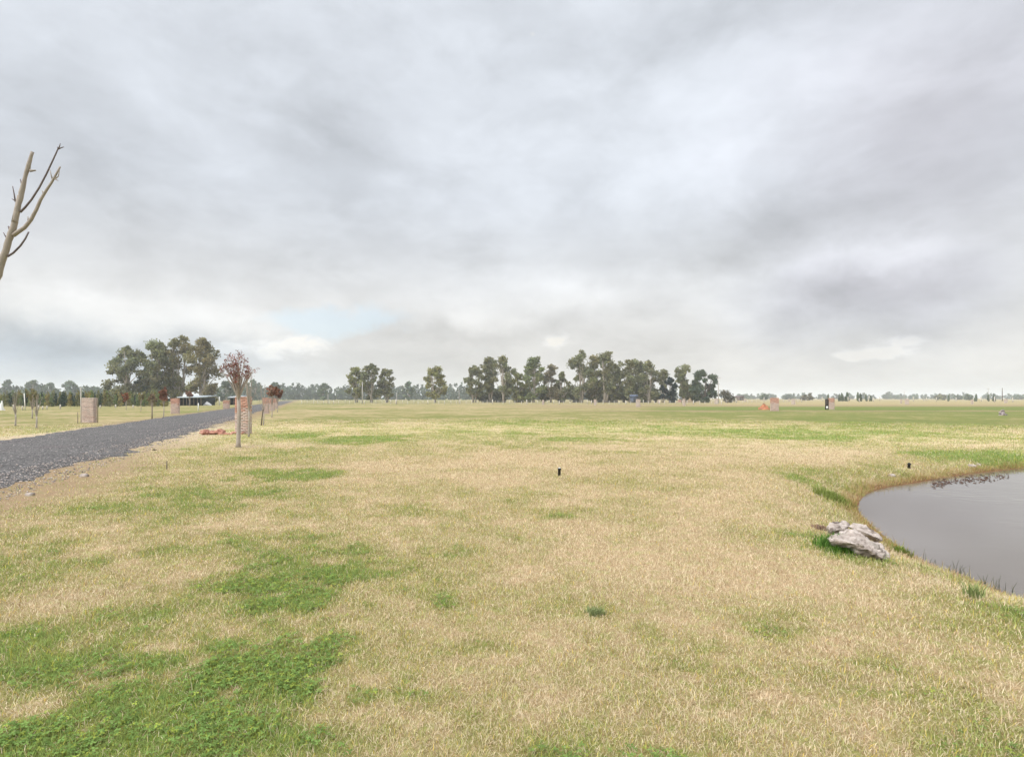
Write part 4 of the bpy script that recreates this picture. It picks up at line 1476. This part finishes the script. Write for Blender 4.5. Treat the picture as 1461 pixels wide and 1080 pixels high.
        Vt = np.stack([b - sd2, b + sd2, mid + sd2 * .8, mid - sd2 * .8, tip], 1).reshape(-1, 3)
        k = np.arange(n)[:, None] * 5
        lp = np.concatenate((k, k + 1, k + 2, k + 3, k + 3, k + 2, k + 4), 1).ravel()
        c = np.array(col) * (.6 + .8 * g.random((n, 1)))
        o = mesh_np('grass_tuft', Vt, lp, np.tile([4, 3], n), bpy.data.materials['grass_blade'], cols=np.repeat(c, 5, 0))
        o.location = (x, Y, gz(x, Y))
        tag(o, lab, 'grass tuft')


rocks()

# ------------------------------------------------------------------ rushes on the near bank
def rushes():
    g = random.Random(77)
    spots = [(1322, 803, 3, 'near the rock end'), (1334, 808, 3, ''), (1352, 818, 4, ''), (1364, 822, 5, ''), (1382, 830, 4, ''), (1401, 838, 4, ''), (1411, 842, 5, ''), (1420, 848, 4, ''), (1433, 853, 5, ''), (1456, 862, 3, '')]
    for (px, py, n, _) in spots:
        Y = F_PX * (CAM_H - WATER_Z) / (py - HOR)
        x = (px - CX) / F_PX * Y
        z = gz(x, Y)
        mb = MB()
        for i in range(n):
            h = g.uniform(.07, .20)
            bx, by = g.gauss(0, .05), g.gauss(0, .05)
            lx, ly = g.gauss(0, .03), g.gauss(0, .03)
            kk = g.uniform(.7, 1.3)
            mb.tube([(bx, by, -.03), (bx + lx * .4, by + ly * .4, h * .6), (bx + lx, by + ly, h)], [.0026, .0021, .0008], 5, colour=(.075 * kk, .088 * kk, .045 * kk))
        o = mb.build('rush_clump', M_LEAF)
        o.location = (x, Y, z)
        tag(o, 'thin dark rush stems standing in the shallows of the near pond bank', 'rushes', 'rush clumps on the near pond bank')


rushes()


def debris():
    g = np.random.default_rng(55)
    mb = MB()
    for i in range(240):
        px = 1330 + 110 * g.random() ** 1.2
        py = 690 - (px - 1330) * .10 + g.normal() * 3.0
        Y = F_PX * (CAM_H - WATER_Z) / (max(py, 672) - HOR)
        x = (px - CX) / F_PX * Y
        if pond_sd(np.array([x]), np.array([Y]))[0] > -.05: continue
        a, l = g.random() * 6.28, .03 + .07 * g.random()
        t = .5 + g.random()
        mb.tube([(x, Y, WATER_Z + .003), (x + math.cos(a) * l, Y + math.sin(a) * l, WATER_Z + .01 + .04 * g.random() ** 3)], [.007, .003], 4, colour=(.13 * t, .075 * t, .055 * t))
    o = mb.build('floating_debris', M_LEAF)
    tag(o, kind='stuff')


debris()

# ------------------------------------------------------------------ small things in the lawn
def pipe(px, base, h_px, w_px, label, white=False, name='standpipe', cat='pipe'):
    X, Y = gp(px, base)
    H, r = h_px / F_PX * Y, w_px / F_PX * Y / 2
    root = empty(name, (X, Y, gz(X, Y)))
    tag(root, label, cat)
    mb = MB()
    mb.tube([(0, 0, -.03), (0, 0, H * .78), (.004, 0, H * .8), (.004, 0, H)], [r * .82, r * .82, r, r], 12)
    mb.build('tube', M_BLACK, root)
    mb = MB()
    mb.tube([(0.004, 0, H), (0.004, 0, H + r * .35)], [r * .7, r * .55], 10)
    mb.build('cap', M_WHITE if white else M_BLACK, root)


pipe(798, 679, 11, 5, 'short black pipe with pale cap standing in the middle of the dry lawn', True)
pipe(1297, 668, 7, 4.6, 'small black pipe stub on the bank above the pond')
def stake(px, base, top, w_px, label, mat, group=None, name='stake', cat='stake', lean=0.0, Y=None):
    if Y is None:
        X, Y = gp(px, base)
    else:
        X = (px - CX) / F_PX * Y
    H = CAM_H + (HOR - top) / F_PX * Y
    r = max(.012, w_px / F_PX * Y / 2)
    mb = MB()
    mb.tube([(0, 0, -.1), (lean * .5, 0, H * .5), (lean, 0, H - r * .6), (lean, 0, H)], [r, r * .96, r * .92, r * .5], 7)
    o = mb.build(name, mat)
    o.location = (X, Y, gz(X, Y))
    tag(o, label, cat, group)
    return o


GT = 'thin stakes and posts beside the road'
stake(238, 669, 657, 1.7, 'short thin dark stake alone in the lawn near the verge', M_STAKE, GT)
stake(372.5, 607.5, 584, 1.8, 'leaning dark stake between the first two roadside pillars', M_BARKD, GT, lean=.12)
stake(115.5, 604, 553, 1.2, 'tall thin pale stake touching the wide grey-brown pillar', M_POST, GT)
stake(111, 604, 588, 1.0, 'short stake beside the tall one at the wide grey-brown pillar', M_STAKE, GT)
stake(139.5, 603, 568, 1.2, 'dark stake at the shaded side of the wide grey-brown pillar', M_STAKE, GT)
stake(217, 598, 580, 1.6, 'short dark stake across the road past the conifer rows', M_STAKE, GT)
stake(283, 586, 575, 1.5, 'white short post in front of the long low shed', M_WHITE, GT)
stake(313, 578, 566, 1.6, 'white post behind the half hidden pillar', M_WHITE, GT)
stake(36, 585, 561, 1.3, 'whitish bent stake in front of the conifer rows', M_WHITE, GT, lean=-.15)
GW = 'small pale guards around planted saplings'
for (px, base, top) in ((19, 585, 577), (32, 585, 579), (55, 584, 578), (61, 584, 579), (67, 584, 579), (86, 583.5, 577), (165, 582, 577), (190, 582, 578), (143, 582, 578)):
    stake(px, base, top, 1.8, 'short pale sapling guard at the foot of the conifer rows', M_POST, GW, 'sapling_guard', 'sapling guard')
GX = 'thin pale posts scattered over the far right field'
for (px, base, top) in ((1173, 573, 566), (1210, 573, 566), (1226, 574, 568), (1240, 572, 565), (1246, 573, 567), (1255, 572, 566), (1303, 573, 566), (1322, 572, 567), (1336, 573, 567), (1364, 572, 567), (1400, 573, 566), (1419, 574, 566), (1445, 574, 567), (1108, 572, 566), (1050, 575, 568), (1090, 573, 567)):
    stake(px, base, top, 1.2, 'thin pale marker post standing in the far field', M_POST, GX, 'marker_post', 'post')

# pale statue-like marker at the picture edge
X, Y = gp(2, 585)
r_ = empty('white_statue', (X, Y, 0))
tag(r_, 'small white statue at the foot of the conifer rows', 'statue')
mb = MB()
mb.tube([(0, 0, 0), (0, 0, .25), (.02, 0, .5), (.03, 0, .8), (.06, 0, 1.0), (.06, 0, 1.08), (.07, 0, 1.2), (.07, 0, 1.32)], [.30, .27, .2, .17, .13, .07, .10, .04], 9)
mb.build('figure', M_WHITE, r_, smooth=True)
mb = MB()
mb.box(-.33, .33, -.28, .28, -.1, .08)
mb.build('plinth', M_WHITE, r_)

# black and grey lapwing-sized boulder pair on the track reads as a dark clod with a pale block
heap(1430, 592, .65, .50, 'grey rubble lump on the pale far track', 25, [(.30, .25, .24), (.22, .18, .17)], 24, 'rubble_heap')
heap(1384, 571.3, 2.2, .5, 'dark low earth mound in the far field before the round greyish tree', 26, [(.10, .08, .05), (.14, .11, .06)], 20, 'earth_mound')

# ------------------------------------------------------------------ poles
def pole(px, top, Yd, r, label, arm=True, mat=None, group='utility poles in the distance'):
    X = (px - CX) / F_PX * Yd
    H = CAM_H + (HOR - top) / F_PX * Yd
    root = empty('utility_pole', (X, Yd, 0))
    tag(root, label, 'pole', group)
    mb = MB()
    mb.tube([(0, 0, -.2), (0, 0, H)], [r, r * .62], 8)
    mb.build('shaft', mat or M_CONC, root, smooth=True)
    if arm:
        mb = MB()
        mb.box(-.9, .9, -.06, .06, H - .55, H - .41)
        a = mb.build('crossarm', mat or M_CONC, root)
        mb = MB()
        for x in (-.8, 0.35, .8):
            mb.tube([(x, 0, H - .41), (x, 0, H - .2)], [.05, .04], 6)
        mb.build('insulator', M_WHITE, a)


pole(517, 545, 170, .17, 'pale concrete pole in front of the broad eucalyptus pair', False)
pole(1025, 537, 190, .17, 'tall thin pole ending the eucalyptus row')
pole(468, 562, 170, .12, 'low thin post-like pole where the fence begins', False)
pole(566, 560, 175, .10, 'thin pole beside the slim eucalyptus', False)
pole(655, 556, 185, .10, 'thin pole by the drooping limbed eucalyptus', False)
pole(1410, 553.5, 330, .20, 'thin pale mast on the level horizon, shorter of two')
pole(1430, 553.5, 330, .26, 'thin dark mast on the level horizon, knobbly and stouter of two', False, M_BARKD)
pole(1290, 559, 360, .16, 'faint mast above the long low grove', False)
pole(1318, 565, 320, .14, 'short post among the pale posts of the far field', False)

# ------------------------------------------------------------------ fence of the far field
def fence(x0, x1, Y0, Y1, n, label, H=1.15):
    root = empty('wire_fence', (0, Y0, 0))
    tag(root, label, 'fence')
    g = random.Random(9)
    P0 = Vector(((x0 - CX) / F_PX * Y0, 0, 0))
    P1 = Vector(((x1 - CX) / F_PX * Y1, Y1 - Y0, 0))
    for i in range(n):
        p = P0.lerp(P1, i / (n - 1))
        big = i % 6 == 0
        r = g.uniform(.10, .15) if big else g.uniform(.045, .085)
        h = H * (1.1 if big else 1) * g.uniform(.75, 1.12)
        mb = MB()
        mb.tube([(0, 0, -.2), (g.gauss(0, .03), 0, h)], [r, r * .85], 6)
        o = mb.build('post', M_POST, root)
        o.location = p + Vector((g.uniform(-.3, .3), 0, 0))
    mb = MB()
    for k in range(5):
        z = .2 + k * .2
        mb.tube([P0 + Vector((0, 0.10, z)), P0.lerp(P1, .5) + Vector((0, .10, z - .02)), P1 + Vector((0, .10, z))], [.012] * 3, 4)
    mb.build('wire', M_WIRE, root)


fence(432, 1030, 158, 150, 78, 'long post and wire fence with pale posts before the eucalyptus row')
fence(1030, 1150, 190, 230, 20, 'dark distant fence past the tall pole')

# ------------------------------------------------------------------ shed and small buildings
def shed(px0, px1, roof_py, base_py, Yd, label, depth=6.0, bays=6):
    X0, X1 = (px0 - CX) / F_PX * Yd, (px1 - CX) / F_PX * Yd
    H = max(1.6, CAM_H + (HOR - roof_py) / F_PX * Yd) + .45
    root = empty('shed', ((X0 + X1) / 2, Yd, 0))
    tag(root, label, 'shed')
    w = (X1 - X0) / 2
    mb = MB()
    mb.box(-w, w, depth - .15, depth, 0, H - .25)
    mb.box(-w, -w + .12, 0.2, depth - .15, 0, H - .25)
    mb.box(w - .12, w, 0.2, depth - .15, 0, H - .25)
    mb.build('wall', M_SHED, root)
    mb = MB()
    vs = [(-w - .3, -.5, H - .30), (w + .3, -.5, H - .30), (w + .3, depth + .3, H + .1), (-w - .3, depth + .3, H + .1), (-w - .3, -.5, H - .08), (w + .3, -.5, H - .08), (w + .3, depth + .3, H + .3), (-w - .3, depth + .3, H + .3)]
    mb.add(vs, [(3, 2, 1, 0), (4, 5, 6, 7), (0, 1, 5, 4), (1, 2, 6, 5), (2, 3, 7, 6), (3, 0, 4, 7)])
    mb.build('roof', M_ROOF, root)
    for i in range(bays + 1):
        x = -w + .06 + (2 * w - .12) * i / bays
        mb = MB()
        mb.box(x - .06, x + .06, -.02, .1, 0, H - .26)
        mb.build('post', M_STAKE, root)


shed(256, 287, 572, 579, 128, 'long low open shed with dark interior and pale metal roof under the grove', 6, 6)
shed(328, 338, 571.5, 579, 140, 'small dark shed with pale roof seen beside the brick pillar', 5, 2)
# blue-grey cabin among the trunks
def cabin(px, w_px, top, Yd, label, wall, roof):
    X = (px - CX) / F_PX * Yd
    w = w_px / F_PX * Yd / 2
    H = CAM_H + (HOR - top) / F_PX * Yd
    root = empty('cabin', (X, Yd, 0))
    tag(root, label, 'cabin')
    mb = MB()
    mb.box(-w, w, -w * .7, w * .7, 0, H * .72)
    mb.build('wall', wall, root)
    mb = MB()
    e = w + .3
    d = w * .7 + .3
    z0, z1 = H * .72 + .003, H
    mb.add([(-e, -d, z0), (e, -d, z0), (e, d, z0), (-e, d, z0), (-e, 0, z1), (e, 0, z1)], [(3, 2, 1, 0), (0, 1, 5, 4), (2, 3, 4, 5), (0, 4, 3), (1, 2, 5)])
    mb.build('roof', roof, root)
    mb = MB()
    mb.box(-w * .2, w * .2, -w * .7 - .03, -w * .7 - .002, 0, H * .55)
    mb.build('door', M_SHED, root)
    mb = MB()
    mb.box(w * .4, w * .75, -w * .7 - .03, -w * .7 - .002, H * .3, H * .55)
    mb.build('window', M_BLACK, root)


cabin(904, 9, 563, 208, 'blue-grey cabin in the shade of the eucalyptus row', M_BLUE, M_BLUE)
cabin(1055, 10, 564.5, 420, 'low brown farmhouse on the horizon past the half bare bush', simple_mat('brown_wall', (.2, .15, .13), .9), simple_mat('brown_roof', (.16, .12, .12), .9))
heap(295, 578.5, 2.2, .9, 'whitish covered heap at the end of the long low shed', 31, [(.62, .60, .57), (.5, .45, .42)], 8, 'covered_heap')

# ------------------------------------------------------------------ air
mh = bpy.data.materials.new('haze_air')
mh.use_nodes = True
mh.node_tree.nodes.clear()
th = NT(mh.node_tree)
oh = th.node('ShaderNodeOutputMaterial')
pv = th.node('ShaderNodeVolumePrincipled')
pv.inputs['Color'].default_value = (0.90, 0.93, 0.96, 1)
pv.inputs['Density'].default_value = 0.00042
pv.inputs['Anisotropy'].default_value = 0.2
th.put(oh.inputs['Volume'], pv.outputs[0])
mb = MB()
mb.box(-5200, 5200, -5200, 5200, -2.2, 42)
hz = mb.build('haze', mh)
tag(hz, kind='stuff')
